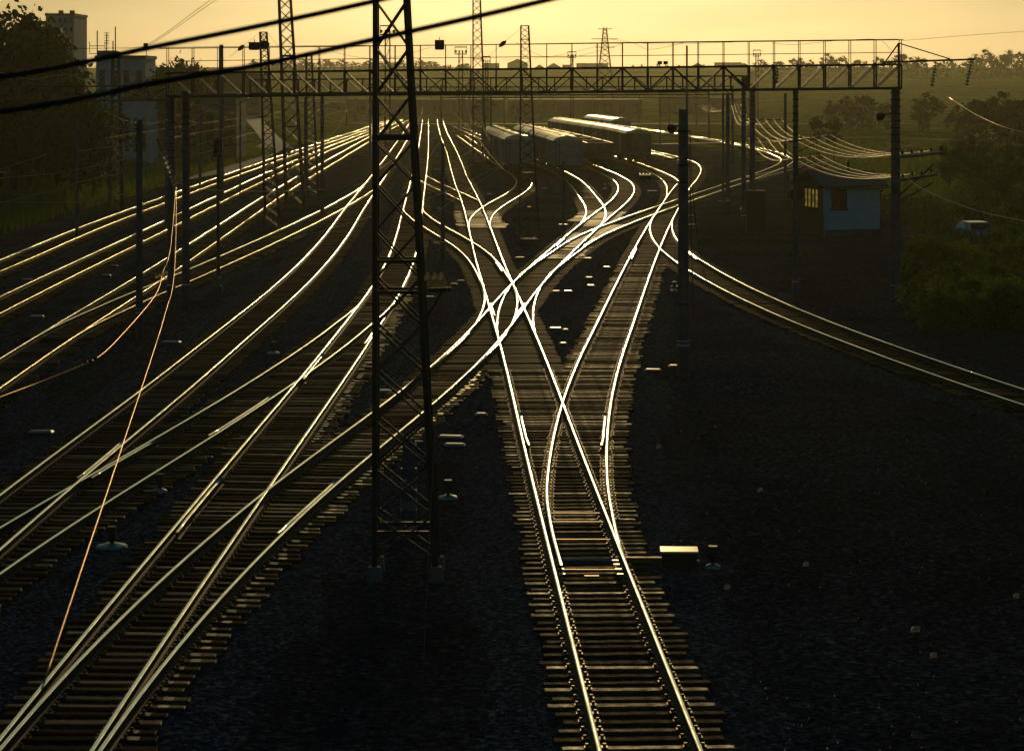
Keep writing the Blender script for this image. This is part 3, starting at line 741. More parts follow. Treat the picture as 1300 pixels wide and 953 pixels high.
for px, pb, pt, dia, lab, band in POLES: conc_pole(lab, px, pb, pt, dia, band)
for k, (px, pb, pt) in enumerate([(548,142,118),(571,146,112),(580,150,118),(590,160,120),(596,158,100),(601,166,122),(466,150,116),(478,146,120),(440,160,118),(452,156,124),(686,152,118),(702,150,120),(752,150,118),(765,152,118),(812,156,120),(640,158,110),(655,156,116),(884,160,120),(900,158,118),(850,160,122)]):
    conc_pole('thin hazy overhead-line post far down the yard', px, pb, pt, .34, False, group='far overhead-line posts')
# hooked catenary posts on pole 997: crossarms
# ---- mast signals
def mast_signal(label, px, pyb, top, kind, Y=None):
    g = gp(px, pyb, -.3); zb = -.36; h = 10-(top-HZ)*g.y/FPX-zb
    o = thing('mast_signal', label, 'signal', (g.x, g.y, zb))
    mb = MB(); mb.tube((0,0,0), (0,0,h), .1 if kind == 'box' else .075, 'iron2', .07, n=10); mb.build('mast', o)
    mb = MB(); mb.box((0,0,.25), (.4,.4,.5), 'iron2'); mb.build('base', o)
    if kind == 'disc':
        mb = MB(); R3 = Matrix.Rotation(R(90),3,'X'); mb.lathe((.0,-.12,h-.42), [(.36,-.02),(.36,.02)], 'iron', n=28, R3=R3); mb.build('background_disc', o)
        mb = MB()
        for zz in (-.16, .14): mb.lathe((0,-.14,h-.42+zz), [(.1,0),(.1,.22),(.085,.22),(.085,.02)], 'iron', n=14, R3=R3)
        mb.build('lens_hood', o); mb = MB(); mb.box((0,.02,h-.42), (.3,.2,.6), 'iron'); mb.build('housing', o)
        mb = MB(); mb.box((-.02,-.12,h-2.9), (.22,.1,.6), 'whitepaint'); mb.build('number_plate', o)
        mb = MB(); mb.bar((.1,-.1,.4), (.18,-.1,h-.7), .03, 'iron'); mb.bar((-.08,-.1,.4), (.02,-.1,h-.7), .03, 'iron')
        for k in range(int(h/.32)-3): mb.bar((-.08,-.1,.6+k*.32), (.18,-.1,.6+k*.32), .02, 'iron')
        mb.build('ladder', o); mb = MB(); mb.box((.12,-.16,1.6), (.3,.2,.25), 'iron2'); mb.build('junction_box', o)
    else:
        mb = MB(); mb.box((0,0,h-.42), (.42,.26,.86), 'iron'); mb.lathe((0,0,h+.0), [(.2,0),(.12,.07),(.03,.1)], 'iron', n=10); mb.build('housing', o)
        mb = MB()
        for zz in (-.15,-.42,-.69): mb.lathe((0,-.13,h+zz), [(.09,0),(.09,.2),(.075,.2),(.075,.02)], 'iron', n=12, R3=Matrix.Rotation(R(90),3,'X'))
        mb.build('lens_hood', o)
        mb = MB(); 
        for k in range(5): mb.lathe((-.2+k*.1,-.3,h-.72), [(.012,-.05),(.022,0),(.01,.05)], 'glassins', n=8)
        mb.bar((-.25,-.3,h-.78), (.25,-.3,h-.78), .03, 'iron'); mb.build('insulator_row', o)
        mb = MB(); mb.lathe((.12,-.2,.9), [(.05,-.08),(.1,0),(.05,.08)], 'alloy', n=10); mb.build('dwarf_lamp', o)
mast_signal('mast signal with dark round background disc in front of the hut', 1011, 366, 236, 'disc')
mast_signal('tall dark box-headed mast signal between the left tracks', 277, 374, 177, 'box')

# ---- insulators and contact wires at the left
ins_string('steep glass insulator string with bright discs hanging left of the gantry posts', at(206,192,GY-3), at(224,238,GY-3), 8, .17, 'glassbright')
ins_string('thin dark insulator string above the bright glass one on the left', at(199,176,GY-3), at(206,192,GY-3), 4, .08, 'iron')
wire('orange-lit contact wire running down left to the bottom edge', [at(224,238,GY-3), at(222,335,62), at(209,400,50), at(155.5,565,31.6), at(107,711,24), at(53,875,19)], .0075, 'copper')
wire('orange-lit wire bending off to the left edge with a clamp on it', [at(223,240,GY-4), at(217,310,66), at(207,345,58), at(197,375,50), at(150,430,41), at(122,455,38), at(100,465,37), at(45,487,35), at(0,504,33), at(-60,528,31)], .0075, 'copper')
for (px, py, Y, lab) in ((112,459,37.5,'knot of dark clamps where the orange wire bends at the left'), (205,349,55,'knot of bright clamps on the orange wires left of the mast signal')):
    mb = MB(); 
    for k in range(4): mb.lathe(((k-1.5)*.07,0,(k-1.5)*.03), [(.02,-.03),(.045,0),(.02,.03)], 'insgold' if py < 400 else 'iron', n=8, R3=Matrix.Rotation(R(60),3,'Y'))
    tag(mb.build('wire_clamp', loc=at(px,py,Y)), lab, 'wire clamp')
# lit cross wires over the left bank
LW = [([(-20,222),(57,197)],120,.010,'short bright wire entering at the left edge, upper one'),([(-10,218),(8,219)],110,.02,'stubby bright wire end at the left edge'),
 ([(-20,228),(60,221),(100,215),(150,204),(212,193)],130,.009,'lit wire crossing the left bank, second from the top'),
 ([(-20,262),(60,244),(110,229),(165,218),(232,201),(275,190),(325,178)],135,.010,'lit wire crossing the left bank, lowest one with insulators'),
 ([(100,192),(145,186),(200,177),(260,167),(302,163)],160,.009,'lit wire across the bank just right of the thin pole, upper one'),
 ([(250,184),(280,177),(318,166)],160,.009,'short lit wire passing behind the mast signal on the left'),
 ([(133,160),(150,163),(172,165),(190,161),(212,152)],125,.013,'bright sagging wire left of the gantry posts'),
 ([(240,150),(252,146),(264,138),(274,132),(286,135),(300,134),(316,124)],125,.013,'bright wavy wire right of the gantry posts'),
 ([(25,105),(60,108),(80,101),(94,95)],150,.01,'pale sagging wires before the dark trees, lower one'),
 ([(0,92),(40,101),(70,96),(92,96),(110,103),(128,98),(140,84)],150,.01,'pale sagging wires before the dark trees, upper one'),
 ([(-20,256),(90,257),(130,252),(190,240),(222,232),(258,240),(330,243),(420,240),(470,231)],120,.006,'thin faint wire crossing level over the left tracks'),
 ([(360,306),(420,290),(472,275)],110,.007,'short lit wire just left of the foreground mast above the tracks')]
for pts, Y, r, lab in LW: wire(lab, [at(a, b2, Y) for a, b2 in pts], r*1.9, 'alwire')
for k, (px, py) in enumerate(((178,210),(134,225))):
    mb = MB()
    for j in range(5): mb.lathe((-.22+j*.11,0,0), [(.012,-.05),(.03,0),(.012,.06)], 'glassins', n=8)
    mb.bar((-.3,0,-.05), (.3,0,-.05), .02, 'iron'); tag(mb.build('insulator_row', loc=at(px,py,133)), ('row of tiny glinting insulators just right of the round concrete pole' if k == 0 else 'row of tiny glinting insulators on the lowest wire left of the round concrete pole'), 'insulator')
# wires in the sky
for k, (dy) in enumerate((0, 5)):
    wire(('upper' if k == 0 else 'lower')+' thin wire rising to the top edge above the pale building', [at(120,84+dy*.2,140), at(185,58+dy*.4,120), at(265,2+dy*.9,100), at(300,-22+dy,95)], .011, 'darkwire')
mb = MB(); mb.box((0,0,0), (.2,.15,.22), 'iron'); mb.bar((0,0,0), (.05,0,-.5), .03, 'iron'); tag(mb.build('wire_clamp', loc=at(185,58,121)), 'dark clamp on the rising wires above the pale building', 'wire clamp')
def stay(label, a, b, Y, m='darkwire', clamp=None):
    wire(label, [at(*a, Y), at(*b, Y)], .010, m, sag=.02, cat='stay wire')
stay('stay wire running down left from the top of the flat-topped central mast', (663,34), (612,78), 168)
stay('stay wire running down left from the slim square-topped mast', (330,41), (292,72), 182)
stay('short stay wire between the slim square-topped mast and the tall tapering mast', (339,41), (356,62), 182)
for (px, py, Y, lab) in ((638,56,167.5,'dark egg insulator on the stay of the flat-topped central mast'), (306,61,181.5,'dark egg insulator on the stay of the slim square-topped mast')):
    mb = MB(); mb.lathe((0,0,0), [(.03,-.3),(.13,-.15),(.15,.1),(.04,.3)], 'iron', n=10, R3=Matrix.Rotation(R(50),3,'Y')); tag(mb.build('egg_insulator', loc=at(px,py,Y)), lab, 'insulator')
wire('thin cable sagging above the gantry handrail in the middle', [at(655,54,117), at(690,72,117), at(730,72,117), at(770,62,117), at(800,54,117), at(825,63,117), at(870,54,117)], .008, 'darkwire')
wire('thin cable sagging above the handrail at the right end of the gantry', [at(980,55,117), at(1010,57,117), at(1060,52,117), at(1110,50,117), at(1123,55,117), at(1133,66,117)], .008, 'darkwire')
wire('thin cable dipping behind the foreground mast above the gantry', [at(400,60,117), at(455,73,117), at(500,73,117), at(548,60,117)], .008, 'darkwire')
wire('fine cable slanting over the gantry on the right sky', [at(1145,52,600), at(1230,45,600), at(1330,38,600)], .05, 'darkwire')
# wires over the central turnouts
CW = [([(536,255),(560,246),(598,229),(640,208),(655,206),(678,202),(700,194),(738,178),(765,164)],150,.010,'long lit contact wire crossing in front of the boxcars'),
 ([(545,277),(570,258),(600,237),(622,222),(642,207)],150,.010,'second lit contact wire meeting the long one left of the boxcars'),
 ([(551,215),(575,215),(592,212),(604,204),(614,192),(622,174)],175,.010,'sagging lit wire curling up beside the leftmost boxcar'),
 ([(540,205),(548,195),(558,181)],200,.012,'short lit wire above the straight central track at the far end'),
 ([(575,205),(600,190),(622,175)],190,.008,'faint wire slanting up to the leftmost boxcar'),
 ([(606,188),(620,196),(635,205)],190,.009,'short faint wire slanting down before the leftmost boxcar'),
 ([(595,171),(598,184)],200,.02,'short bright stub hanging left of the leftmost boxcar')]
for pts, Y, r, lab in CW: wire(lab, [at(a, b2, Y) for a, b2 in pts], r, 'alwire')
# insulator cluster near the thick pole
ic = at(819,222,118); mb = MB(); mb.box((0,0,-.12), (.5,.3,.22), 'iron'); mb.bar((.1,0,-.1), (1.5,.3,-.4), .04, 'iron'); o = mb.build('terminal_box', loc=ic); tag(o, 'dark hanging terminal box topped by bright insulators, left of the concrete pole', 'terminal box')
mb = MB()
for k in range(4): mb.lathe((-.24+k*.15,-.05,.06), [(.03,-.06),(.06,0),(.05,.06),(.02,.13)], 'glassbright', n=10)
mb.build('insulator', o)
# telecom line: crossarms with insulators and sagging wires on the right
def crossarm(label, pa, pb, Ya, Yb, n, brace=None):
    a = at(*pa, Ya); b = at(*pb, Yb); o = thing('crossarm', label, 'crossarm', a); d = b-a
    mb = MB(); mb.bar((0,0,0), d, .12, 'board2'); mb.build('beam', o)
    if brace: mb = MB(); mb.bar(at(*brace[0], Ya)-a, at(*brace[1], Yb)-a, .06, 'iron'); mb.build('brace', o)
    out = []
    for k in range(n):
        c = d*((k+.5)/n); mb = MB(); mb.tube(c, c+Vector((0,0,.16)), .015, 'iron', n=5); mb.lathe(c+Vector((0,0,.2)), [(.03,-.07),(.06,-.05),(.05,.0),(.055,.03),(.02,.09)], 'iron', n=8); mb.build('insulator', o); out.append(a+c+Vector((0,0,.2)))
    return out
cA = crossarm('near upper crossarm with insulators on the big gantry post at the right', (1139,200), (1200,194), GY-.5, GY+1, 5, ((1140,250),(1186,208)))
cB = crossarm('near lower crossarm with insulators on the big gantry post at the right', (1140,229), (1188,222), GY-.5, GY+1, 4, ((1142,256),(1184,232)))
YB = 165
cC = crossarm('middle upper crossarm on the post beside the round-disc signal', (1000,180), (1058,173), YB, YB+1, 5, ((998,200),(1035,182)))
cD = crossarm('middle lower crossarm on the post beside the round-disc signal', (1000,204), (1046,199), YB, YB+1, 4, ((998,222),(1035,205)))
YC = 230
cE = crossarm('far upper crossarm on the gantry posts in the haze', (944,153), (996,152), YC, YC+1, 5)
cF = crossarm('far lower crossarm on the gantry posts in the haze', (944,178), (990,176), YC, YC+1, 4)
YD = 330
cG = crossarm('farthest crossarm beside the pale grey post in the haze', (926,131), (940,130), YD, YD+1, 4)
cH = crossarm('farthest crossarm in the haze left of the concrete pole', (885,135), (902,134), YD+60, YD+61, 4)
nmk = ['first','second','third','fourth','fifth']
for (a, b, sag, tier) in ((cC, cA, .62, 'upper wires between middle crossarm and gantry post'), (cD, cB, .62, 'lower wires between middle crossarm and gantry post'), (cE, cC, .9, 'upper wires between the far and middle crossarms'), (cF, cD, .9, 'lower wires between the far and middle crossarms'), (cG, cE[:4], 1.6, 'wires from the farthest crossarm by the pale post'), (cH, cG, 1.2, 'wires in the haze left of the pale grey post')):
    for k in range(min(len(a), len(b))): wire(nmk[k]+' from left of the '+tier, [a[k], b[k]], .0100 if a is not cG and a is not cH else .011, 'alwire', sag=sag, cat='telephone wire', name='telephone_wire')
for k in range(5): wire('wire leaving the near upper crossarm towards the right foreground', [cA[k], cA[k]+Vector((7.5,-34,-1.0-.2*k))], .010, 'darkwire', sag=1.5, cat='telephone wire', name='telephone_wire', group='wires leaving the near upper crossarm')
wire('pale wire descending to the right past the silver car', [at(1140,216,118), at(1165,236,112), at(1200,253,105), at(1250,270,98), at(1330,286,90)], .008, 'alwire')
wire('pale wire over the right hedge running down to the right edge', [at(1205,124,240), at(1240,146,220), at(1280,163,200), at(1330,174,190)], .012, 'alwire')
wire('faint long wire slung behind the gantry at the right', [at(1015,122,260), at(1060,134,260), at(1120,134,260), at(1180,120,260), at(1240,108,260)], .014, 'alwire')

# contact wires strung over the running tracks
for key, lab, y0 in (('L','the track left of the foreground mast',119),('F','the track behind the foreground mast',119),('A','the straight central track',119),('P','the middle far left track',186),('Q','the outermost far left track',186),('O','the innermost far left track',186)):
    t = T[key]; st = [s for s in (119, 186, 245, 330, 420) if s >= y0]
    p6 = []; p8 = []
    for i in range(len(st)-1):
        for k in range(6):
            f = k/6; y = st[i]+(st[i+1]-st[i])*f; x = float(t.X(y)); p6.append(Vector((x, y, 6.0))); p8.append(Vector((x+.15, y, 8.0-6.0*f*(1-f)*.9)))
    wire('contact wire strung above '+lab, p6, .006, 'copperdim')
    wire('sagging messenger wire above '+lab, p8, .005, 'copperdim')

# ------------------------------------------------------------------ wagons
def boxcar(label, x, y, rz, side='wagonside', roof='wagonroof', L=14.0, W=3.1, group=None):
    o = thing('boxcar', label, 'boxcar', (x, y, 0), rz, group)
    mb = MB(); z0, z1 = 1.15, 3.75
    mb.box((0,0,(z0+z1)/2), (W,L,z1-z0), side)
    for sx in (-1, 1):
        n = 13
        for k in range(n+1):
            yy = -L/2+.06+(L-.12)*k/n
            if abs(yy) < 1.2: continue
            mb.box((sx*(W/2+.035),yy,(z0+z1)/2), (.07,.1,z1-z0-.1), side)
    for sy in (-1, 1):
        for xx in (-1.3,-.65,0,.65,1.3): mb.box((xx,sy*(L/2+.035),(z0+z1)/2), (.1,.07,z1-z0-.1), side)
        mb.box((0,sy*(L/2+.045),z1-.5), (W-.1,.06,.1), side); mb.box((0,sy*(L/2+.045),z0+.9), (W-.1,.06,.1), side)
    mb.build('body', o)
    mb = MB(); ns = 10; vs = []
    for sy in (-1, 1):
        for k in range(ns+1):
            t = -1+2*k/ns; vs.append((t*(W/2+.08), sy*(L/2+.08), z1+.02+.62*math.sqrt(max(0, 1-t*t*.98))-.08))
    m = ns+1; fs = [(k, k+1, m+k+1, m+k) for k in range(ns)]+[tuple(range(m-1, -1, -1)), tuple(range(m, 2*m))]+[(0, m, 2*m-1, m-1)]
    mb.add(vs, fs, roof)
    ro = mb.build('roof', o)
    mb = MB(); mb.box((0,0,z1+.60), (.55,L*.96,.05), 'board'); 
    for k in range(7): mb.box((0,-L/2+1+k*2,z1+.565), (W*.5,.07,.05), roof)
    mb.build('roof_walk', ro)
    for sx in (-1, 1):
        mb = MB(); mb.box((sx*(W/2+.07),0,(z0+z1)/2), (.08,2.2,z1-z0-.25), side)
        for zz in (-.8,0,.8): mb.box((sx*(W/2+.125),0,(z0+z1)/2+zz), (.04,2.1,.08), side)
        mb.build('door', o)
    wagon_under(o, L, W)
    mb = MB()
    for sx in (-.22,.22): mb.bar((-1.15+sx,-L/2-.12,1.2), (-1.15+sx,-L/2-.12,4.0), .04, 'iron')
    for k in range(8): mb.bar((-1.37,-L/2-.12,1.35+k*.34), (-.93,-L/2-.12,1.35+k*.34), .03, 'iron')
    mb.build('ladder', o)
    return o
def wagon_under(o, L, W):
    mb = MB(); mb.box((0,0,1.02), (W*.92,L,.24), 'iron'); mb.box((0,0,.8), (.5,L*.7,.3), 'iron'); mb.build('underframe', o)
    for sy in (-1, 1):
        mb = MB(); yb = sy*(L/2-2.2)
        for sx in (-1, 1): mb.box((sx*1.02,yb,.62), (.16,2.4,.32), 'iron')
        mb.box((0,yb,.7), (2.0,.4,.25), 'iron'); bo = mb.build('bogie', o)
        for ax in (-.92,.92):
            for sx in (-1, 1):
                mb = MB(); mb.tube((sx*.70,yb+ax,.475), (sx*.83,yb+ax,.475), .475, 'iron', n=18); mb.build('wheel', bo)
        mb = MB(); mb.box((0,sy*(L/2+.3),.95), (.28,.6,.28), 'iron'); mb.box((0,sy*(L/2+.62),.95), (.36,.2,.4), 'iron'); mb.build('coupler', o)
def gondola(label, x, y, rz, L=13.5, W=3.0, side='iron2'):
    o = thing('open_wagon', label, 'open wagon', (x, y, 0), rz)
    mb = MB(); z0, z1 = 1.15, 3.0
    for sx in (-1, 1):
        mb.box((sx*(W/2-.04),0,(z0+z1)/2), (.08,L,z1-z0), side); mb.box((sx*(W/2-.02),0,z1), (.16,L,.14), side)
        for k in range(9): mb.box((sx*(W/2+.05),-L/2+.1+k*(L-.2)/8,(z0+z1)/2), (.12,.14,z1-z0), side)
    for sy in (-1, 1):
        mb.box((0,sy*(L/2-.04),(z0+z1)/2), (W-.18,.08,z1-z0), side); mb.box((0,sy*(L/2-.02),z1+.002), (W-.2,.14,.14), side)
    mb.box((0,0,1.25), (W-.2,L-.2,.1), side); mb.build('body', o)
    wagon_under(o, L, W); return o
protos = {}
def train(key, y0, n, lab, kinds, L=14.0, gap=1.3):
    t = T[key]; y = y0+L/2; last = None
    for k in range(n):
        x = float(t.X(y)); s = (float(t.X(y+L/2))-float(t.X(y-L/2)))/L; rz = -math.atan(s)
        kind = kinds[k % len(kinds)]; label = lab(k)
        if kind in protos: copy_tree(protos[kind], (x, y, 0), rz, label)
        elif kind == 'g': protos[kind] = gondola(label, x, y, rz)
        elif kind == 'p': protos[kind] = boxcar(label, x, y, rz, 'wagongrey', 'lightroof')
        elif kind == 'b': protos[kind] = boxcar(label, x, y, rz)
        elif kind == 'l': protos[kind] = boxcar(label, x, y, rz, 'wagonlight', 'wagonroof')
        y += (L+gap)*math.cos(rz)
EN = ['leading','second','third','fourth','fifth','sixth','seventh','eighth']
train('K', 284, 4, lambda k: EN[k]+(' boxcar with pale roof of the leftmost row' if k == 0 else ' boxcar of the leftmost row, counted from the camera'), 'plll')
train('I', 278, 5, lambda k: EN[k]+(' blue-grey fronted boxcar of the second row from the left' if k == 0 else ' boxcar of the second row, counted from the camera'), 'pllll')
train('E', 300, 6, lambda k: EN[k]+' dark open wagon standing between the second and rightmost rows of boxcars', 'g')
train('C', 318, 7, lambda k: EN[k]+(' dark-fronted boxcar of the rightmost long row' if k == 0 else ' boxcar of the rightmost long row, counting from the camera'), 'b')
train('B', 418, 3, lambda k: EN[k]+' pale-roofed boxcar standing far behind the rightmost long row', 'p')

# ------------------------------------------------------------------ small trackside things
def tbox(label, px, py, w_=.7, d=.35, h=.3, rz=0.0, m='box', kind='low'):
    g = gp(px, py, -.05); o = thing('trackside_box', label, 'trackside box', (g.x, g.y, -.34), rz)
    mb = MB(); mb.box((0,0,h/2), (w_,d,h), 'iron'); mb.build('housing', o)
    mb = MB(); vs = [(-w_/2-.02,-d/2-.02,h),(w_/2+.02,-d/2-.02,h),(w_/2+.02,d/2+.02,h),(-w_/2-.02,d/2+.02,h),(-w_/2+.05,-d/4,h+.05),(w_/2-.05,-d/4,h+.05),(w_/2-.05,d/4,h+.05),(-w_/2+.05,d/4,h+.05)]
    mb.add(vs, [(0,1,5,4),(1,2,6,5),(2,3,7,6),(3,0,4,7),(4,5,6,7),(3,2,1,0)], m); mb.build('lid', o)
    return o
TB = [(572,546,.62,'upper pale box of the pair right of the foreground mast'),(577,556,.5,'lower pale box of the pair right of the foreground mast') ,(611,518,.3,'small pale box between the foreground mast and the crossing'),
 (705,411,.45,'pale box just right of the crossing below the turnouts'),(718,413,.22,'small pale box at the end of the row right of the crossing'),(706,365,.35,'left one of two pale boxes above the crossing to its right'),(721,365,.38,'right one of two pale boxes above the crossing to its right'),
 (715,430,.25,'low dim box below the row right of the crossing'),(748,348,.33,'far one of two small pale boxes left of the bright track'),(750,358,.33,'near one of two small pale boxes left of the bright track'),
 (744,324,.6,'pale box beside the golden boards of the right turnout'),(829,463,.5,'left pale box below the thick concrete pole'),(855,458,.3,'right pale box at the foot of the thick concrete pole'),
 (660,323,.5,'pale box beside the leg of the flat-topped central mast'),(715,282,.6,'pale box between the central and right turnouts'),(641,282,.5,'pale box right of the central turnout boards'),(672,260,.3,'small box under the flat-topped central mast'),
 (621,244,.4,'small bright box beside the straight central track'),(691,237,.5,'wide box between the curled siding and the boxcar siding'),(828,240,.8,'long bright box between the two right tracks below the boxcars'),
 (877,271,.4,'box just right of the thick concrete pole, upper'),(878,282,.45,'box just right of the thick concrete pole, lower'),(914,253,.35,'pale box by the foot of the pale grey post'),(944,262,.4,'pale box right of the foot of the gantry cabinet'),
 (35,350,.5,'faint box between the far left tracks at the left edge'),(145,333,.35,'small box between the far left tracks beside the round pole'),(135,345,.4,'small flat box left of the round concrete pole'),(47,396,.5,'dim box between the left tracks near the left edge'),
 (218,428,.6,'pale lid box beside the track left of centre'),(52,540,.6,'dim box in the lower left beside the track'),(546,372,.4,'pale box under the bracket of the foreground mast'),(576,356,.3,'small pale box near the golden insulators'),(585,352,.32,'second small pale box near the golden insulators'),
 (488,489,.4,'small pale box seen inside the foreground mast'),(553,305,.3,'tiny box left of the curved crossover rails'),(558,262,.35,'tiny box beside the switch of the crossover'),(770,335,.35,'small box left of the diverging bright track'),(858,359,.4,'pale box left of the thick pole beside the curved track')]
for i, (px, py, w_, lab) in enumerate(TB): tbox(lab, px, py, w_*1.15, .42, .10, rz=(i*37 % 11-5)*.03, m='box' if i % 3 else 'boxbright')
# dwarf signals with round hoods
def dwarf(label, px, py, r=.28):
    g = gp(px, py, -.3); o = thing('dwarf_signal', label, 'dwarf signal', (g.x, g.y, -.36))
    mb = MB(); mb.tube((0,0,0), (0,0,.3), .05, 'iron', n=8); mb.build('stem', o)
    mb = MB(); mb.box((0,0,.42), (.18,.18,.26), 'iron'); mb.build('housing', o)
    mb = MB(); mb.lathe((0,0,.12), [(r,-.03),(r*.9,.02),(r*.3,.07)], 'boxbright', n=18); mb.build('base_plate', o)
dwarf('dwarf signal on a round base plate between the lower left tracks', 142, 696, .36)
dwarf('dwarf signal with oval base plate left of the foreground mast', 347, 450, .25)
dwarf('dwarf signal beside the sleeper ends in the lower left', 203, 626, .2)
dwarf('dwarf signal seen at the right leg of the foreground mast', 569, 634, .25)
dwarf('small dark dwarf signal in the upper right turnout area', 768, 240, .2)
dwarf('dwarf signal at the foot of the thick concrete pole on its left', 856, 370, .2)
dwarf('dwarf signal standing between the central turnout tracks', 598, 247, .2)

# point machine at the front turnout
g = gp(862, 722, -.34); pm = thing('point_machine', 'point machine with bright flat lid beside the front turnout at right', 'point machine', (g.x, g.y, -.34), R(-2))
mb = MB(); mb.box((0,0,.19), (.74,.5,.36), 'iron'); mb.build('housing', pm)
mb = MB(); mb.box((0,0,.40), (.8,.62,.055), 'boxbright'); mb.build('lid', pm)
mb = MB(); mb.box((-.85,.0,.2), (1.0,.16,.1), 'board'); mb.build('cover_board', pm)
mb = MB(); mb.tube((-.4,.12,.16), (-2.75,.12,.16), .03, 'alloy', n=8); mb.tube((-.4,-.1,.12), (-2.6,-.1,.12), .025, 'plate', n=8); mb.build('throw_rod', pm)
dwarf('little pale disc beside the point machine on its right', 905, 722, .17)
# switch rods on the turnout, parts of the straight track
A = T['A'].obj
def rod(py, dx0, dx1, r=.03, m='goldrod', zz=-.10, tr='A'):
    t = T[tr]; g = gp(650, py, 0); y = g.y; x = float(t.X(y)); mb = MB()
    b = t.obj.location; mb.box(Vector((x+(dx0+dx1)/2,y,zz))-b, (dx1-dx0,r*2.6,.03), m); mb.build('switch_rod', t.obj)
for py in (646, 657, 679, 717): rod(py, -.62, .66, .028, 'goldrod')
mb = MB(); y = gp(650,724,0).y; x = float(T['A'].X(y)); b = A.location; mb.box(Vector((x,y,-.12))-b, (.30,.12,.04), 'goldrod'); mb.build('lock_plate', A)
for k, py in enumerate((705,710,715.5,722)):
    y = gp(650,py,0).y; x = float(T['A'].X(y))
    for sx in (-1, 1):
        mb = MB(); mb.box(Vector((x+sx*.60,y,-.11))-b, (.13,.07,.035), 'alloy'); mb.build('slide_chair', A)
# check rails and wing rails near the frogs
def check(tr, y0, y1, side, gap=.115):
    t = T[tr]; b = t.obj.location; pts = []
    for k in range(9):
        y = y0+(y1-y0)*k/8; fl = .02*max(0, abs(k-4)-2.4)
        s = float(t.sl(y)); n = Vector((1,-s,0)).normalized(); pts.append(Vector((float(t.X(y)),y,0))+n*side*(GA-gap-fl)-b)
    mb = MB(); rail_mesh(mb, pts, -.022); mb.build('check_rail', t.obj)
for a in (('A',72,79,-1),('B',72,79,1),('E',58,66,1),('F',58,66,-1),('F',88,96,-1),('B',148,158,-1),('D',148,158,1),('L',66,73,1),('N',66,73,-1),('N',74,84,1),('E',160,168,-1),('H',160,168,1),('E',112,119,1),('A',112,119,-1),('J',138,146,1),('F',100,107,1)): check(*a)
# added boards between and beside the rails; gold colour stands for sunlit turnout patches
def boards(tr, y0, y1, a, b_, z=-.145, rows=None, m='board'):
    t = T[tr]; o = t.obj; base = o.location; y = y0
    q = random.Random(int(y0*3+a*10))
    while y < y1:
        if q.random() < .80:
            j0, j1 = q.uniform(-.16,.16), q.uniform(-.22,.16); s = float(t.sl(y)); ang = -math.atan(s); c = Vector((float(t.X(y)), y, z-abs(q.gauss(0,.012))))+Matrix.Rotation(ang,3,'Z')@Vector(((a+j0+b_+j1)/2,0,0))
            if b_-a+j1-j0 > .2: mb = MB(); mb.box((0,0,0), (b_-a+j1-j0, q.uniform(.2,.34), .05), m if q.random() < .7 else 'board3', rz=ang+q.uniform(-.03,.03)); mb.build('sunpatch_board', o, loc=c-base)
        y += q.choice((.37,.45,.6))
boards('A',182,206,-.66,.66); boards('A',182,206,.95,1.9,z=-.16); boards('A',184,206,-1.5,-.95,z=-.16)
boards('E',184,204,-.66,.66); boards('E',184,205,.95,1.45,z=-.16); boards('E',190,205,-2.1,-.95,z=-.16)
boards('E',150,176,-.64,.64); boards('E',150,172,.95,1.5,z=-.165); boards('H',168,186,-.6,.62,z=-.15)
boards('F',92,126,1.02,1.36,z=-.15)

# ------------------------------------------------------------------ hut
hp = gp(1047, 300, -.34); hx, hy = hp.x, hp.y; 
hut = thing('signal_hut', 'small hut with pale blue end wall and green side wall with a lit window', 'hut', (hx, hy, tz(hx,hy)-.1), R(15))
Wd, Dp, Hh = 4.0, 5.2, 4.1
def wall_with_hole(mb, p0, ux, uz, w_, h_, hole, m, th=Vector((0,0,0))):
    x0, x1, z0, z1 = hole
    for (a, b2, c, d) in ((0,x0,0,h_),(x1,w_,0,h_),(x0,x1,0,z0),(x0,x1,z1,h_)):
        vs = [p0+ux*a+uz*c, p0+ux*b2+uz*c, p0+ux*b2+uz*d, p0+ux*a+uz*d]; k = [v+th for v in vs]
        mb.add(vs+k, [(0,1,2,3),(7,6,5,4),(0,4,5,1),(1,5,6,2),(2,6,7,3),(3,7,4,0)], m)
UX = Vector((1,0,0)); UZ = Vector((0,0,1)); UY = Vector((0,1,0))
mb = MB(); wall_with_hole(mb, Vector((0,0,0)), UX, UZ, Wd, 3.45, (.52,1.55,1.95,3.2), 'wallblue', UY*.2); mb.build('wall', hut)['label'] = 'pale blue wall'; mb = MB(); mb.box((Wd/2,Dp-.1,1.7), (Wd,.2,3.4), 'wallblue'); mb.build('wall', hut)
mb = MB(); wall_with_hole(mb, Vector((-.003,.2,0)), UY, UZ, Dp-.4, 3.45, (1.0,3.6,1.95,3.2), 'wallgreen', UX*.2); mb.build('wall', hut)['label'] = 'dark green wall'; mb = MB(); mb.box((Wd-.1,Dp/2,1.7), (.2,Dp-.4,3.4), 'wallgreen'); mb.build('wall', hut)
wn = MB(); wn.box((1.035,.1,2.575), (1.03,.06,1.25), 'glass'); wo = wn.build('window', hut)
mb = MB()
for a, b2, c, d in ((.48,.56,1.9,3.25),(1.51,1.59,1.9,3.25),(.56,1.51,1.9,1.98),(.56,1.51,3.17,3.25),(1.0,1.05,1.98,3.17)): mb.box(((a+b2)/2,.02,(c+d)/2), (b2-a,.14,d-c), 'frame')
mb.box((1.28,.03,2.55),(.46,.04,.05),'frame'); mb.build('frame', wo)
wn = MB(); wn.box((.1,2.5,2.575), (.06,2.6,1.25), 'lit'); wo = wn.build('window', hut); wo['label'] = 'lit yellow window'
mb = MB()
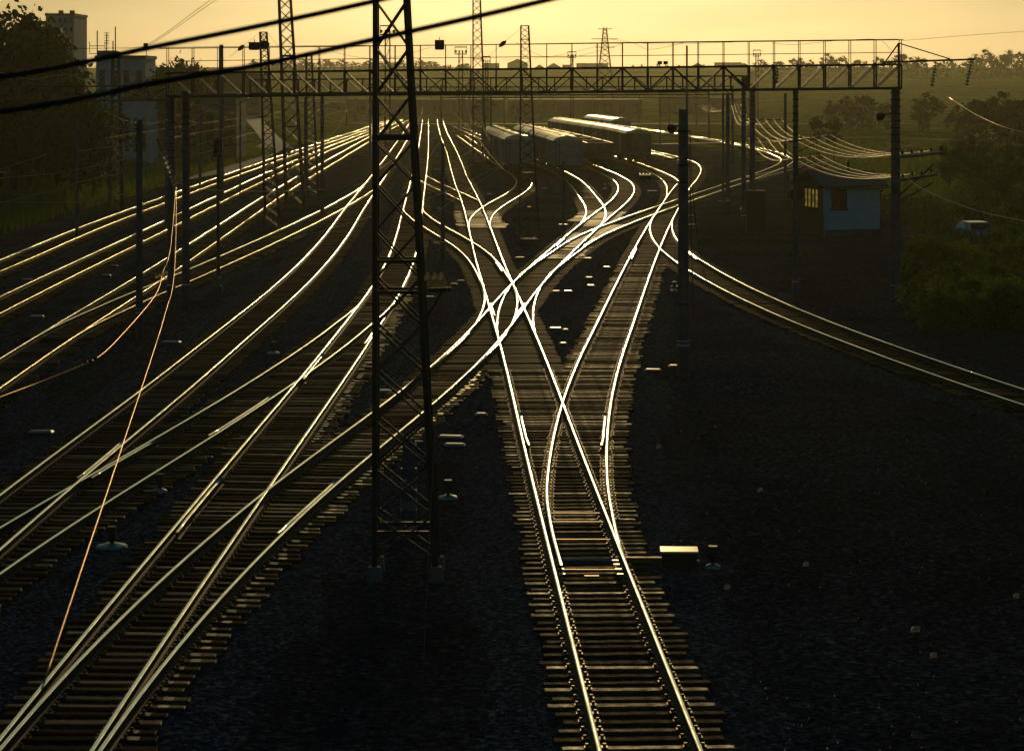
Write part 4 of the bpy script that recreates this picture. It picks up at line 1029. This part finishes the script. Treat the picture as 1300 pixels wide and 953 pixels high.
for yy in (1.2,1.85,2.5,3.15,3.8): mb.box((.03,yy,2.575), (.1,.06,1.25), 'frame')
for zz in (1.95,2.4,2.8,3.2): mb.box((.04,2.5,zz), (.08,2.6,.05), 'frame')
mb.build('frame', wo)
mb = MB(); e = .45; rz0 = 3.42; rz1 = 4.35
vs = [(-e,-e,rz0),(Wd+e,-e,rz0),(Wd+e,Dp+e,rz0),(-e,Dp+e,rz0),(-e,Dp*.42,rz1),(Wd+e,Dp*.42,rz1)]
vs2 = [(a,b2,c+.09) for a,b2,c in vs]
mb.add(vs+vs2, [(0,4,5,1),(4,3,2,5),(6,7,11,10),(10,11,8,9),(0,1,7,6),(2,3,9,8),(0,6,10,4),(4,10,9,3),(1,5,11,7),(5,2,8,11)], 'roofgreen'); ro = mb.build('roof', hut)
for xx, s in ((.02,-1),(Wd-.02,1)): mb = MB(); mb.add([(xx,.0,3.43),(xx,Dp,3.43),(xx,Dp*.42,rz1-.06),(xx-s*.12,.0,3.43),(xx-s*.12,Dp,3.43),(xx-s*.12,Dp*.42,rz1-.06)], [(0,1,2),(5,4,3),(0,3,4,1),(1,4,5,2),(2,5,3,0)], 'wallgreen'); mb.build('gable', hut)
mb = MB(); 
a = Vector((-e-.03,Dp+e,rz0+.03)); b2 = Vector((-e-.03,Dp*.42,rz1+.03)); mb.bar(a,b2,.05,'board2',h=.2); mb.bar(Vector((-e-.03,-e,rz0+.03)),b2,.05,'wallgreen',h=.2); mb.build('barge_board', ro)

mb = MB(); mb.bar((-.2,-.47,3.36), (Wd+.4,-.47,3.34), .1, 'iron2'); mb.bar((Wd+.1,-.40,3.3), (Wd+.02,-.06,3.0), .07, 'iron2'); mb.bar((Wd+.02,-.06,3.0), (Wd+.02,-.06,.2), .07, 'iron2'); mb.build('gutter', hut)
mb = MB(); mb.tube((2.9,2.9,3.9), (2.9,2.9,5.0), .09, 'iron', n=10); mb.lathe((2.9,2.9,5.05), [(.16,-.02),(.04,.1)], 'iron', n=10); mb.build('stove_pipe', hut)
mb = MB(); mb.box((.5*Wd,-.03,.28), (Wd+.02,.06,.5), 'concrete'); mb.build('plinth', hut)
mb = MB(); mb.box((1.035,-.06,1.88), (1.3,.14,.06), 'frame'); mb.build('sill', hut)
# car seen end-on behind the bushes
def car(label, loc, rz):
    o = thing('parked_car', label, 'car', loc, rz)
    W, L = 1.75, 4.2
    prof_ = [(-2.1,.35),(-2.08,.78),(-1.25,.92),(-.7,1.42),(.75,1.46),(1.45,1.0),(2.05,.93),(2.1,.4)]
    mb = MB(); n = len(prof_); vs = [(sx*(W/2 if z < 1.1 else W/2*.8), y, z) for sx in (-1,1) for y, z in prof_]
    mb.add(vs, [tuple(range(n)), tuple(range(2*n-1, n-1, -1))]+[(k, n+k, n+(k+1)%n, (k+1)%n) for k in range(n)], 'carpaint'); mb.build('body', o)
    mb = MB(); mb.add([(-.74,-1.22,.97),(.74,-1.22,.97),(.62,-.76,1.39),(-.62,-.76,1.39)], [(0,1,2,3)], 'glass'); 
    for v in range(4): mb.v[v] = (mb.v[v][0], mb.v[v][1]-.03, mb.v[v][2]+.01)
    mb.build('windscreen', o)
    for sx in (-1,1):
        mb = MB(); mb.add([(sx*(W/2-.02),-.95,1.0),(sx*(W/2-.02),1.25,1.0),(sx*(W/2*.82),.72,1.4),(sx*(W/2*.82),-.62,1.4)], [(0,1,2,3)], 'glass'); mb.build('side_window', o)
        mb = MB(); mb.lathe((sx*.62,-2.1,.68), [(.11,0),(.09,.04)], 'alloy', n=10, R3=Matrix.Rotation(R(90),3,'X')); mb.build('headlight', o)
        for yy in (-1.35,1.3):
            mb = MB(); mb.tube((sx*.72,yy,.31), (sx*.9,yy,.31), .31, 'tyre', n=18); wh = mb.build('wheel', o); mb = MB(); mb.tube((sx*.9,yy,.31), (sx*.912,yy,.31), .18, 'alloy', n=14); mb.build('rim', wh)
    return o
g = at(1238, 294, 178); car('silver car parked beyond the bushes at the right, its roof shining', (g.x, g.y, g.z-.75), R(12))
carz = g.z-.75

# ------------------------------------------------------------------ buildings
def block(name, label, px, Y, pxw, top, base=None, depth=10, wall='aptwall', roofm='houseroof', win=(0,0), rz=0, gable=0.0, cat='building', chim=0):
    x = px2x(px, Y); w_ = pxw*Y/FPX; zt = 10-(top-HZ)*Y/FPX; zb = (tz(x,Y)-.6) if base is None else base
    o = thing(name, label, cat, (x, Y, zb), rz); h = zt-zb-gable
    mb = MB(); mb.box((0,depth/2,h/2), (w_,depth,h), wall); mb.build('wall', o)
    mb = MB()
    if gable:
        e = .3; mb.add([(-w_/2-e,-e,h),(w_/2+e,-e,h),(w_/2+e,depth+e,h),(-w_/2-e,depth+e,h),(0,-e,h+gable),(0,depth+e,h+gable)], [(0,1,4),(2,3,5),(0,4,5,3),(1,2,5,4),(3,2,1,0)], roofm)
    else: mb.box((0,depth/2,h+.2), (w_+.3,depth+.3,.4), roofm)
    ro = mb.build('roof', o)
    for k in range(chim): mb = MB(); mb.box(((k-.5)*w_*.4,depth/2,h+gable+.3), (.8,.8,1.6), roofm); mb.build('chimney', ro)
    nx_, nz = win
    for i in range(nx_):
        for j in range(nz):
            mb = MB(); ww, hh = w_/nx_*.45, h/nz*.5; mb.box((-w_/2+(i+.5)*w_/nx_,-.02,h*(j+.5)/nz), (ww,.12,hh), 'frame'); f = mb.build('window', o)
            mb = MB(); mb.box((-w_/2+(i+.5)*w_/nx_,-.09,h*(j+.5)/nz), (ww*.82,.03,hh*.86), 'glass'); mb.build('pane', f)
    return o
ap = block('apartment_block', 'tall grey apartment block behind the dark trees at top left', 76, 460, 36, 20, depth=14, win=(5,9), wall='aptwall', chim=2)
bl = block('signal_building', 'pale blue-grey flat building with aerials on its roof at left', 153, 300, 62, 75, base=2.0, depth=9, win=(4,2), wall='wallpale')
bl2 = block('annex', 'lower white annex below the pale building with aerials', 172, 290, 32, 128, base=tz(px2x(172,290),290)-.3, depth=8, win=(3,1), wall='wallpale', cat='building')
# lower storey of the pale building (its plinth)
mb = MB(); b = bl.location; mb.box((0,4.5,-1.4), (62*300/FPX*.98,8.9,2.8), 'wallpale'); mb.build('plinth', bl)
for k, (px, top) in enumerate(((123.5,39),(135.5,42),(143.5,52),(146.5,34))):
    a = at(px, 76, 303)-b; t_ = at(px, top, 303)-b; mb = MB(); mb.bar(a, t_, .12, 'iron')
    if k == 0:
        for zz in (0,.9): mb.bar(t_+Vector((-.9,0,-1.8-zz)), t_+Vector((.9,0,-1.8-zz)), .08, 'iron')
        for xx in (-.9,.9): mb.bar(t_+Vector((xx,0,-2.7)), t_+Vector((xx,0,-1.3)), .07, 'iron')
    if k == 1:
        for j in range(5): mb.bar(t_+Vector((-.3,0,-.3*j)), t_+Vector((.3,0,-.3*j)), .07, 'iron')
    mb.build('aerial', bl)
for k, (px, w_) in enumerate(((132,14),(143,10))): mb = MB(); c = at(px,71,304)-b; mb.box(c, (w_*300/FPX,2,1.2), 'iron2'); mb.build('roof_hut', bl)
block('long_shed', 'low grey shed behind the gantry posts on the left', 245, 330, 110, 122, depth=12, wall='warehouse', win=(5,1))
block('long_shed', 'low pale shed with gable left of the chimney-like pole', 205, 420, 34, 92, depth=12, wall='wallpale', gable=1.5)
block('long_shed', 'dim flat-roofed shed behind the slim lattice masts', 300, 520, 60, 96, depth=16, wall='warehouse', win=(4,1))
# long dark warehouses crossing the far yard
for k, (px, w_, top, Y, lab) in enumerate(((520,240,128,760,'long dark warehouse across the far yard behind the foreground mast'),(730,170,128,780,'long hazy warehouse across the far yard behind the boxcars'),(900,120,126,800,'hazy warehouse across the far yard behind the concrete pole'),(380,110,131,740,'dark low warehouse at the far left end of the yard'))):
    block('warehouse', lab, px, Y, w_, top, depth=18, wall='warehouse', win=(10,1), cat='warehouse')
# roofs on the ridge
HS = [(586,18,81,1,'shallow-roofed house on the ridge left of the tallest slender mast'),(623,22,81,0,'flat house on the ridge right of the tallest slender mast'),(657,26,75,1,'largest gabled house on the ridge behind the flat-topped mast'),(685,16,82,1,'small gabled house on the ridge right of the largest one'),(703,18,80,1,'second small gabled house on the ridge right of the largest one'),(719,10,83,0,'tiny flat house on the ridge left of the power pylon'),(752,40,81,0,'long flat house on the ridge at the foot of the power pylon'),(886,20,80,1,'gabled house on the ridge right of the floodlight pair'),(925,34,80,0,'long low house on the ridge above the right gantry posts'),(945,16,80,1,'small gabled house on the ridge at the far right of the roofs')]
for px, w_, top, gb, lab in HS:
    Y = 2050; x = px2x(px,Y); block('ridge_house', lab, px, Y, w_, top, depth=10, wall='housewall', gable=3.4 if gb else 0, win=(2,1), cat='house', chim=0)
# power pylon
def pylon(label, px, top, Y, w_):
    x = px2x(px,Y); zb = tz(x,Y); h = 10-(top-HZ)*Y/FPX-zb; o = thing('power_pylon', label, 'power pylon', (x,Y,zb))
    def c(k, z):
        t = z/h; q = w_*(1-t*.8)/2; return Vector(((-1,1,1,-1)[k%4]*q, (-1,-1,1,1)[k%4]*q, z))
    for k in range(4): mb = MB(); mb.bar(c(k,0), c(k,h), .5, 'iron'); mb.build('leg', o)
    mb = MB(); z = 0
    while z < h-2:
        dz = max(2.2, w_*(1-z/h*.8)*.6)
        for k in range(4): mb.bar(c(k,z), c(k+1,min(h,z+dz)), .3, 'iron'); mb.bar(c(k+1,z), c(k,min(h,z+dz)), .3, 'iron')
        z += dz
    mb.build('lacing', o); mb = MB()
    for zz, a in ((.97,.4),(.78,.75),(.62,.55)): mb.bar((-w_*a*1.3,0,h*zz), (w_*a*1.3,0,h*zz), .4, 'iron')
    mb.build('crossarm', o)
pylon('lattice power pylon standing on the ridge right of centre', 768, 35, 1500, 8)
wire('distant power line sagging left from the pylon on the ridge', [at(640,76,1450), at(700,72,1470), at(762,58,1500)], .1, 'darkwire')
wire('distant power line running right from the pylon on the ridge', [at(774,50,1500), at(830,56,1500), at(930,54,1500)], .1, 'darkwire')
# pale concrete ramp beside the far left tracks, roads on the right
def strip(name, pts, w_, m, lift=.05):
    mb = MB(); vs = []
    P = []
    for i in range(len(pts)-1):
        for k in range(8): P.append(Vector(pts[i]).lerp(Vector(pts[i+1]), k/8))
    P.append(Vector(pts[-1]))
    for i, p in enumerate(P):
        d = (P[min(i+1,len(P)-1)]-P[max(i-1,0)]).normalized(); n = Vector((d.y,-d.x,0))
        for s in (-1,1): q = p+n*s*w_/2; vs.append((q.x, q.y, tz(q.x,q.y)+lift+.1))
    mb.add(vs, [(2*i,2*i+1,2*i+3,2*i+2) for i in range(len(P)-1)], m); o = mb.build(name); o['kind'] = 'structure'; return o
strip('path', [(-36.5,270,0),(-34,300,0),(-35,345,0),(-38,420,0),(-52,520,0)], 4.2, 'pathmat')
strip('path', [(24,430,0),(48,452,0),(90,480,0),(200,520,0)], 3.0, 'pathmat', .1)
strip('road', [(-40,640,0),(60,640,0),(200,650,0),(420,700,0)], 6, 'pathmat', .1)
strip('road', [(40,150,0),(45,178,0),(52,240,0),(75,330,0),(120,420,0)], 6.0, 'ballast', .06)

# ------------------------------------------------------------------ vegetation
def crown_mesh(seed, n_cl, per, size, H, Rr, name, mtl, zc=.62, shape=1.0):
    r = random.Random(seed); mb = MB(); vs = []; fs = []
    for c in range(n_cl):
        while True:
            u = Vector((r.uniform(-1,1), r.uniform(-1,1), r.uniform(-1,1)))
            if .25 < u.length < 1: break
        cc = Vector((u.x*Rr*(1-.25*max(0,u.z)*shape), u.y*Rr*(1-.25*max(0,u.z)*shape), H*zc+u.z*H*(1-zc)*.95)); cr = Rr*r.uniform(.16,.34)
        for k in range(per):
            d = Vector((r.gauss(0,1), r.gauss(0,1), r.gauss(0,.8)))*cr*.5; p = cc+d; s = size*r.uniform(.6,1.5)
            a = Vector((r.gauss(0,1), r.gauss(0,1), r.gauss(0,1))).normalized(); b = a.orthogonal().normalized()
            q = len(vs); c2 = a.cross(b)
            vs += [p+b*s, p+c2*s*.55, p-b*s*.9, p-c2*s*.5]; fs.append((q,q+1,q+2,q+3))
    mb.add(vs, fs, mtl); return mb.mesh(name)
def trunk_mesh(seed, H, r0):
    r = random.Random(seed); mb = MB(); p = Vector((0,0,-.5)); pts = [p]
    for k in range(4): p = p+Vector((r.uniform(-.12,.12),r.uniform(-.12,.12),H*.2)); pts.append(p)
    for i in range(4): mb.tube(pts[i], pts[i+1], r0*(1-i*.2), 'bark', r0*(1-(i+1)*.2), n=7)
    for k in range(6):
        a = r.uniform(0,6.28); z = r.uniform(.35,.75); q = Vector((0,0,H*z)); mb.tube(q, q+Vector((math.cos(a)*H*.22,math.sin(a)*H*.22,H*.18)), r0*.4, 'bark', r0*.12, n=5)
    return mb.mesh('trunk')
CR = {}; TRK = [trunk_mesh(k, 1.0*8, .17) for k in range(3)]
for k in range(4): CR['full', k] = crown_mesh(k, 70, 46, .17, 8, 3.0, 'crown', 'leafd', zc=.56)
for k in range(3): CR['far', k] = crown_mesh(20+k, 34, 26, .34, 8, 3.2, 'crown', 'leafd', zc=.52)
for k in range(3): CR['bush', k] = crown_mesh(30+k, 36, 60, .075, 1.9, 1.3, 'foliage', 'leaf', zc=.42, shape=.3)
for k in range(2): CR['poplar', k] = crown_mesh(40+k, 46, 40, .17, 9, 1.5, 'crown', 'leafd', zc=.5)
for k in range(2): CR['round', k] = crown_mesh(50+k, 26, 40, .1, 4.2, 1.0, 'crown', 'leafd', zc=.74)
def tree(kind, k, x, y, h, label, group=None, cat='tree', sx=1.0, name=None):
    base = {'full':8,'far':8,'bush':1.9,'poplar':9,'round':4.2}[kind]; s = h/base
    o = thing(name or ('bush' if kind == 'bush' else 'tree'), label, cat, (x, y, tz(x,y)-.05), random.Random(int(x*7+y)).uniform(0,6), group)
    c = bpy.data.objects.new('foliage' if kind == 'bush' else 'crown', CR[kind, k % len([1 for q in CR if q[0] == kind])]); COL.objects.link(c); c.parent = o; c.scale = (s*sx, s*sx, s)
    if kind != 'bush': t = bpy.data.objects.new('trunk', TRK[k % 3]); COL.objects.link(t); t.parent = o; q = s*base/8; t.scale = (q*(.4 if kind == 'round' else 1), q*(.4 if kind == 'round' else 1), q)
    return o
def tree_px(kind, k, px, top, Y, label, group=None, sx=1.0, cat='tree', name=None):
    x = px2x(px,Y); h = 10-(top-HZ)*Y/FPX-tz(x,Y); tree(kind, k, x, Y, max(h, .8), label, group, cat, sx, name)
# dark mass at the top left
for k, (px, top, Y, sx) in enumerate([(8,6,235,1.1),(30,11,232,1.0),(50,24,240,.8),(-12,12,225,1.0),(20,30,215,1.0),(62,52,236,.75),(75,78,230,.7),(2,60,215,1.0),(40,66,222,.9)]):
    tree_px('full', k, px, top, Y, 'big dark tree in the dense clump at the top left corner', 'dark trees at the top left', sx)
for k, (px, top, Y) in enumerate([(92,100,225),(104,112,228),(118,122,222),(198,84,300),(226,72,330),(240,76,335),(215,80,345),(180,74,330),(262,88,350)]):
    tree_px('full', k+1, px, top, Y, ('small dark tree on the bank between the big clump and the pale building' if k < 3 else 'small dark tree behind the left gantry posts beside the pale building'), ('small trees left of the pale building' if k < 3 else 'small trees right of the pale building'), .9)
r = random.Random(11)
n = 0
for k in range(95):
    Y = r.uniform(120, 330); off = r.uniform(1, 34)*(.4+Y/330*.8); x = -36.5-off-.006*max(0,Y-200); px = x*FPX/Y+650
    if px < -30: continue
    tree('bush', k, x, Y, r.uniform(.5,1.7), 'green bush on the grassy bank left of the tracks', 'bushes on the left bank', 'bush'); n += 1
# trees along the right ridge
RG = [(1052,68,1),(1066,70,1),(1085,74,1.1),(1100,78,1),(1118,71,1),(1140,66,1),(1156,73,1),(1170,71,1.2),(1190,78,1),(1205,74,1),(1222,78,.9),(1236,70,1),(1250,63,1.1),(1262,74,.9),(1272,66,1),(1284,64,1.1),(1299,63,1),(1316,66,1),(1030,76,1),(1012,72,1.3),(985,76,1.2),(966,76,1.3),(1330,62,1)]
for k, (px, top, sx) in enumerate(RG): tree_px('far', k, px, top, 1500, 'round-crowned tree in the row on the right-hand ridge', 'trees on the right ridge', sx*.95)
for k, px in enumerate(range(322, 600, 7)): tree_px('far', k, px+r.uniform(-3,3), 77+r.uniform(-3,3)+(0 if px < 560 else 4), 1700, 'hazy tree on the wooded ridge left of the ridge houses', 'trees on the left ridge', 1.15)
for k, px in enumerate(list(range(800, 990, 12))): tree_px('far', k, px+r.uniform(-4,4), 82+r.uniform(-2,2), 2050, 'hazy low tree among the ridge houses on the right', 'trees among the ridge houses', .8)
# hazy trees in the dip on the right
for k, (px, top, Y, sx) in enumerate([(1075,122,560,1),(1090,118,560,1.1),(1106,120,570,1),(1178,118,520,1.1),(1168,124,530,.8),(1252,122,420,1.2),(1270,117,430,1.1),(1290,124,410,1.1),(1235,130,430,.9),(1216,134,460,.8),(1310,120,420,1.2),(1125,128,560,.9),(1055,128,560,.8)]):
    tree_px('far', k, px, top, Y, 'dim hazy tree in the hollow beyond the gantry arm on the right', 'hazy trees in the hollow on the right', sx)
for k, (px, top, lab) in enumerate(((1037,147,'left one of two small round-topped trees on thin stems beyond the telephone wires'),(1059,150,'right one of two small round-topped trees on thin stems beyond the telephone wires'))): tree_px('round', k, px, top, 330, lab)
# hedge and bushes at the right
for k in range(30):
    Y = r.uniform(175, 300); px = r.uniform(1185, 1340) if k % 3 else r.uniform(1215,1340)
    if 1195 < px < 1285 and Y < 205: continue
    tree('bush', k, px2x(px,Y), Y, r.uniform(1.0,2.3), 'dark bush in the overgrown patch right of the big gantry post', 'bushes right of the gantry post', 'bush')
for k, (px, top, Y, sx) in enumerate([(1205,178,250,.8),(1230,170,262,.8),(1252,176,255,.75),(1278,180,250,.8),(1302,178,245,.8)]): tree_px('full', k, px, top, Y, 'low dark tree in the hedge at the right edge', 'hedge trees at the right edge', sx)
for k in range(46):
    Y = r.uniform(108, 160); px = r.uniform(1165, 1345); hh = r.uniform(.9,2.3)
    if 1208 < px < 1268 and HZ+(10-tz(px2x(px,Y),Y)-hh*1.05)*FPX/Y < 297: continue
    tree('bush', k, px2x(px,Y), Y, hh, 'leafy bush in front of the silver car at the right edge', 'bushes in front of the silver car', 'bush')
# grass on the banks
def grass(seed, n, fx, size, name, m):
    r = random.Random(seed); mb = MB(); vs = []; fs = []
    for k in range(n):
        x, y = fx(r); z = tz(x,y)-.02; h = size*r.uniform(.5,1.5)*(1+y/400); a = r.uniform(0,3.14); w_ = .05*(1+y/150); dx, dy = math.cos(a)*w_, math.sin(a)*w_; q = len(vs)
        vs += [(x-dx,y-dy,z),(x+dx,y+dy,z),(x+r.uniform(-.15,.15),y+r.uniform(-.15,.15),z+h)]; fs.append((q,q+1,q+2))
    mb.add(vs, fs, m); o = mb.build(name); o['kind'] = 'stuff'; return o
def fl(r):
    Y = r.uniform(105,380); return (-34.5-abs(r.gauss(0,14)), Y)
grass(1, 42000, fl, .42, 'grass', 'leafdry')
def fr(r):
    Y = r.uniform(230,430); return (r.uniform(38,38+Y*.2), Y)
grass(2, 16000, fr, .35, 'grass', 'leafdry')
def fr2(r):
    Y = r.uniform(95,230); return (23+.03*Y+abs(r.gauss(0,9)), Y)
grass(3, 9000, fr2, .22, 'grass', 'leafd')
# loose stones and litter in the foreground
r = random.Random(3); mb = MB(); vs = []; fs = []
for k in range(26000):
    Y = 38+(r.random()**1.7)*110; x = r.uniform(-.24,.24)*Y; s = r.uniform(.012,.032); q = len(vs); z = -.30 if True else 0
    # stones lie on the bed top close to a track, else on the ground
    zt = tz(x,Y)+.02
    for t in T.values():
        if t.y0 <= Y <= t.y1 and abs(float(t.X(Y))-x) < 1.75: zt = max(zt, -.262)
    a = r.uniform(0,3)
    for j in range(3): vs.append((x+s*math.cos(a+j*2.09), Y+s*math.sin(a+j*2.09), zt-.01))
    vs.append((x+r.uniform(-.5,.5)*s, Y+r.uniform(-.5,.5)*s, zt+s*.8)); fs += [(q,q+1,q+3),(q+1,q+2,q+3),(q+2,q,q+3)]
mb.add(vs, fs, 'stone'); o = mb.build('gravel'); o['kind'] = 'stuff'
for k, (px, py, lab) in enumerate([(1023,714,'small yellow scrap of litter on the dark ground right of the point machine'),(1162,796,'largest yellow scrap of litter in the lower right'),(1185,829,'flat pale scrap of litter near the lower right edge'),(1290,754,'dim scrap of litter at the right edge'),(923,743,'tiny scrap of litter below the point machine'),(965,620,'tiny scrap of litter in the middle right ground'),(836,565,'tiny scrap of litter right of the bright track')]):
    g = gp(px, py, -.25); s = .07 if k != 1 else .10; mb = MB(); mb.add([(-s,-s*.5,0),(s*.8,-s*.7,.02),(s,s*.6,.07),(-s*.6,s*.8,.05),(0,0,.09),(-s,-s*.5,-.02),(s*.8,-s*.7,-.0),(s,s*.6,.04),(-s*.6,s*.8,.03)], [(0,1,4),(1,2,4),(2,3,4),(3,0,4),(5,8,7,6)], 'paper'); o = mb.build('litter_scrap', loc=(g.x,g.y,tz(g.x,g.y)+.03)); tag(o, lab, 'litter')
r = random.Random(8); mb = MB()
for k in range(260):
    Y = 40+r.random()**1.5*75; x = r.uniform(.06,.2)*Y; s = r.uniform(.008,.02); mb.box((x,Y,tz(x,Y)+.03), (s*1.4,s,s), 'paper', rz=r.uniform(0,3))
o = mb.build('litter'); o['kind'] = 'stuff'
# low mounds of dark spoil on the right
for k, (px, py, w_, h_, lab) in enumerate(((938,492,2.2,.35,'low dark mound of spoil on the right-hand ground'),(605,545,1.6,.25,'low dark heap of ballast right of the foreground mast'),(735,620,1.0,.0,''))):
    if not lab: continue
    g = gp(px, py, -.34); mb = MB(); rr = random.Random(k); n = 18; prof2 = [(1,0),(.8,.35),(.5,.75),(.2,1)]
    vs = []; 
    for q, zz in prof2:
        for j in range(n): a = 6.283*j/n; f = 1+.18*math.sin(a*3+k)+rr.uniform(-.06,.06); vs.append((math.cos(a)*w_*q*f, math.sin(a)*w_*.7*q*f, zz*h_-.02))
    mb.add(vs, [(i*n+j,i*n+(j+1)%n,(i+1)*n+(j+1)%n,(i+1)*n+j) for i in range(3) for j in range(n)]+[tuple(range(3*n,4*n))], 'ballast'); tag(mb.build('spoil_heap', loc=(g.x,g.y,-.36)), lab, 'heap')
# ------------------------------------------------------------------ the air
def haze():
    m = bpy.data.materials.new('haze'); m.use_nodes = True; nt = m.node_tree; nt.nodes.clear()
    out = nt.nodes.new('ShaderNodeOutputMaterial'); v = nt.nodes.new('ShaderNodeVolumePrincipled')
    v.inputs['Density'].default_value = HAZE_D; v.inputs['Color'].default_value = (.95,.95,.66,1); v.inputs['Anisotropy'].default_value = HAZE_G
    nt.links.new(v.outputs[0], out.inputs['Volume']); M['haze'] = m
    mb = MB(); mb.box((0,1765,27), (5200,3730,66), 'haze'); o = mb.build('haze'); o['kind'] = 'stuff'
HAZE_D, HAZE_G = .95e-4, .70
haze()
# ------------------------------------------------------------------ camera, light
cam = bpy.data.cameras.new('camera'); co = bpy.data.objects.new('camera', cam); COL.objects.link(co)
co.location = (0, 0, 10); co.rotation_euler = (R(90), 0, 0)
cam.sensor_width = 36; cam.lens = FPX/1300*36; cam.shift_y = -(953/2-HZ)/1300
cam.clip_end = 20000; cam.clip_start = .5
cam.dof.use_dof = True; cam.dof.focus_distance = 90; cam.dof.aperture_fstop = 6.3
scene.camera = co
SKY_A, SKY_V = .80, .46
SUN_EL, SUN_AZ = R(5.0), R(1.4)
sd = Vector((math.sin(SUN_AZ)*math.cos(SUN_EL), math.cos(SUN_AZ)*math.cos(SUN_EL), math.sin(SUN_EL)))
sl = bpy.data.lights.new('sun', 'SUN'); sl.energy = 2.0; sl.angle = R(1.2); sl.color = (1, .69, .29)
so = bpy.data.objects.new('sun', sl); COL.objects.link(so); so.rotation_euler = (-sd).to_track_quat('-Z', 'Y').to_euler(); so.location = (0, 60, 60)
w = bpy.data.worlds.new('World'); scene.world = w; w.use_nodes = True
nt = w.node_tree; bg = nt.nodes['Background']
sk = nt.nodes.new('ShaderNodeTexSky'); sk.sky_type = 'NISHITA'; sk.sun_disc = False
sk.sun_elevation = SUN_EL; sk.sun_rotation = SUN_AZ; sk.dust_density = 1.0; sk.air_density = 1.4; sk.ozone_density = 3.0
# pale sky towards the sun; unseen part darkened to blue, to dim the ground
NN = nt.nodes; LL = nt.links
tc = NN.new('ShaderNodeTexCoord'); dt = NN.new('ShaderNodeVectorMath'); dt.operation = 'DOT_PRODUCT'; dt.inputs[1].default_value = sd
LL.new(tc.outputs['Generated'], dt.inputs[0])
mr = NN.new('ShaderNodeMapRange'); mr.interpolation_type = 'SMOOTHSTEP'; mr.inputs[1].default_value = SKY_A; mr.inputs[2].default_value = 1.0; LL.new(dt.outputs['Value'], mr.inputs[0])
hs = NN.new('ShaderNodeHueSaturation'); hs.inputs['Saturation'].default_value = .66; LL.new(sk.outputs[0], hs.inputs['Color'])
h2 = NN.new('ShaderNodeHueSaturation'); h2.inputs['Saturation'].default_value = 1.15; h2.inputs['Value'].default_value = SKY_V; LL.new(sk.outputs[0], h2.inputs['Color'])
mx = NN.new('ShaderNodeMix'); mx.data_type = 'RGBA'; LL.new(mr.outputs[0], mx.inputs[0]); LL.new(h2.outputs[0], mx.inputs[6]); LL.new(hs.outputs[0], mx.inputs[7])
tn = NN.new('ShaderNodeMix'); tn.data_type = 'RGBA'; tn.blend_type = 'MULTIPLY'; tn.inputs[0].default_value = 1.0; tc2 = NN.new('ShaderNodeMix'); tc2.data_type = 'RGBA'; tc2.inputs[6].default_value = (.42, .98, 1.22, 1); tc2.inputs[7].default_value = (.76, .875, .63, 1); LL.new(mr.outputs[0], tc2.inputs[0]); LL.new(tc2.outputs[2], tn.inputs[7]); LL.new(mx.outputs[2], tn.inputs[6])
mp = NN.new('ShaderNodeMapping'); mp.inputs['Scale'].default_value = (2.5, 2.5, 26); LL.new(tc.outputs['Generated'], mp.inputs['Vector'])
cn = NN.new('ShaderNodeTexNoise'); cn.inputs['Scale'].default_value = 3.0; cn.inputs['Detail'].default_value = 5; LL.new(mp.outputs[0], cn.inputs['Vector'])
cm = NN.new('ShaderNodeMapRange'); cm.inputs[1].default_value = .3; cm.inputs[2].default_value = .7; cm.inputs[3].default_value = .88; cm.inputs[4].default_value = 1.10; LL.new(cn.outputs['Fac'], cm.inputs[0])
cs = NN.new('ShaderNodeVectorMath'); cs.operation = 'SCALE'; LL.new(tn.outputs[2], cs.inputs[0]); LL.new(cm.outputs[0], cs.inputs['Scale'])
LL.new(cs.outputs[0], bg.inputs[0]); bg.inputs[1].default_value = .15
scene.view_settings.view_transform = 'Standard'; scene.view_settings.look = 'None'
scene.view_settings.exposure = -1.45
scene.render.resolution_x = 1024; scene.render.resolution_y = 750
scene.cycles.use_denoising = True
scene.cycles.volume_bounces = 0; scene.cycles.max_bounces = 5
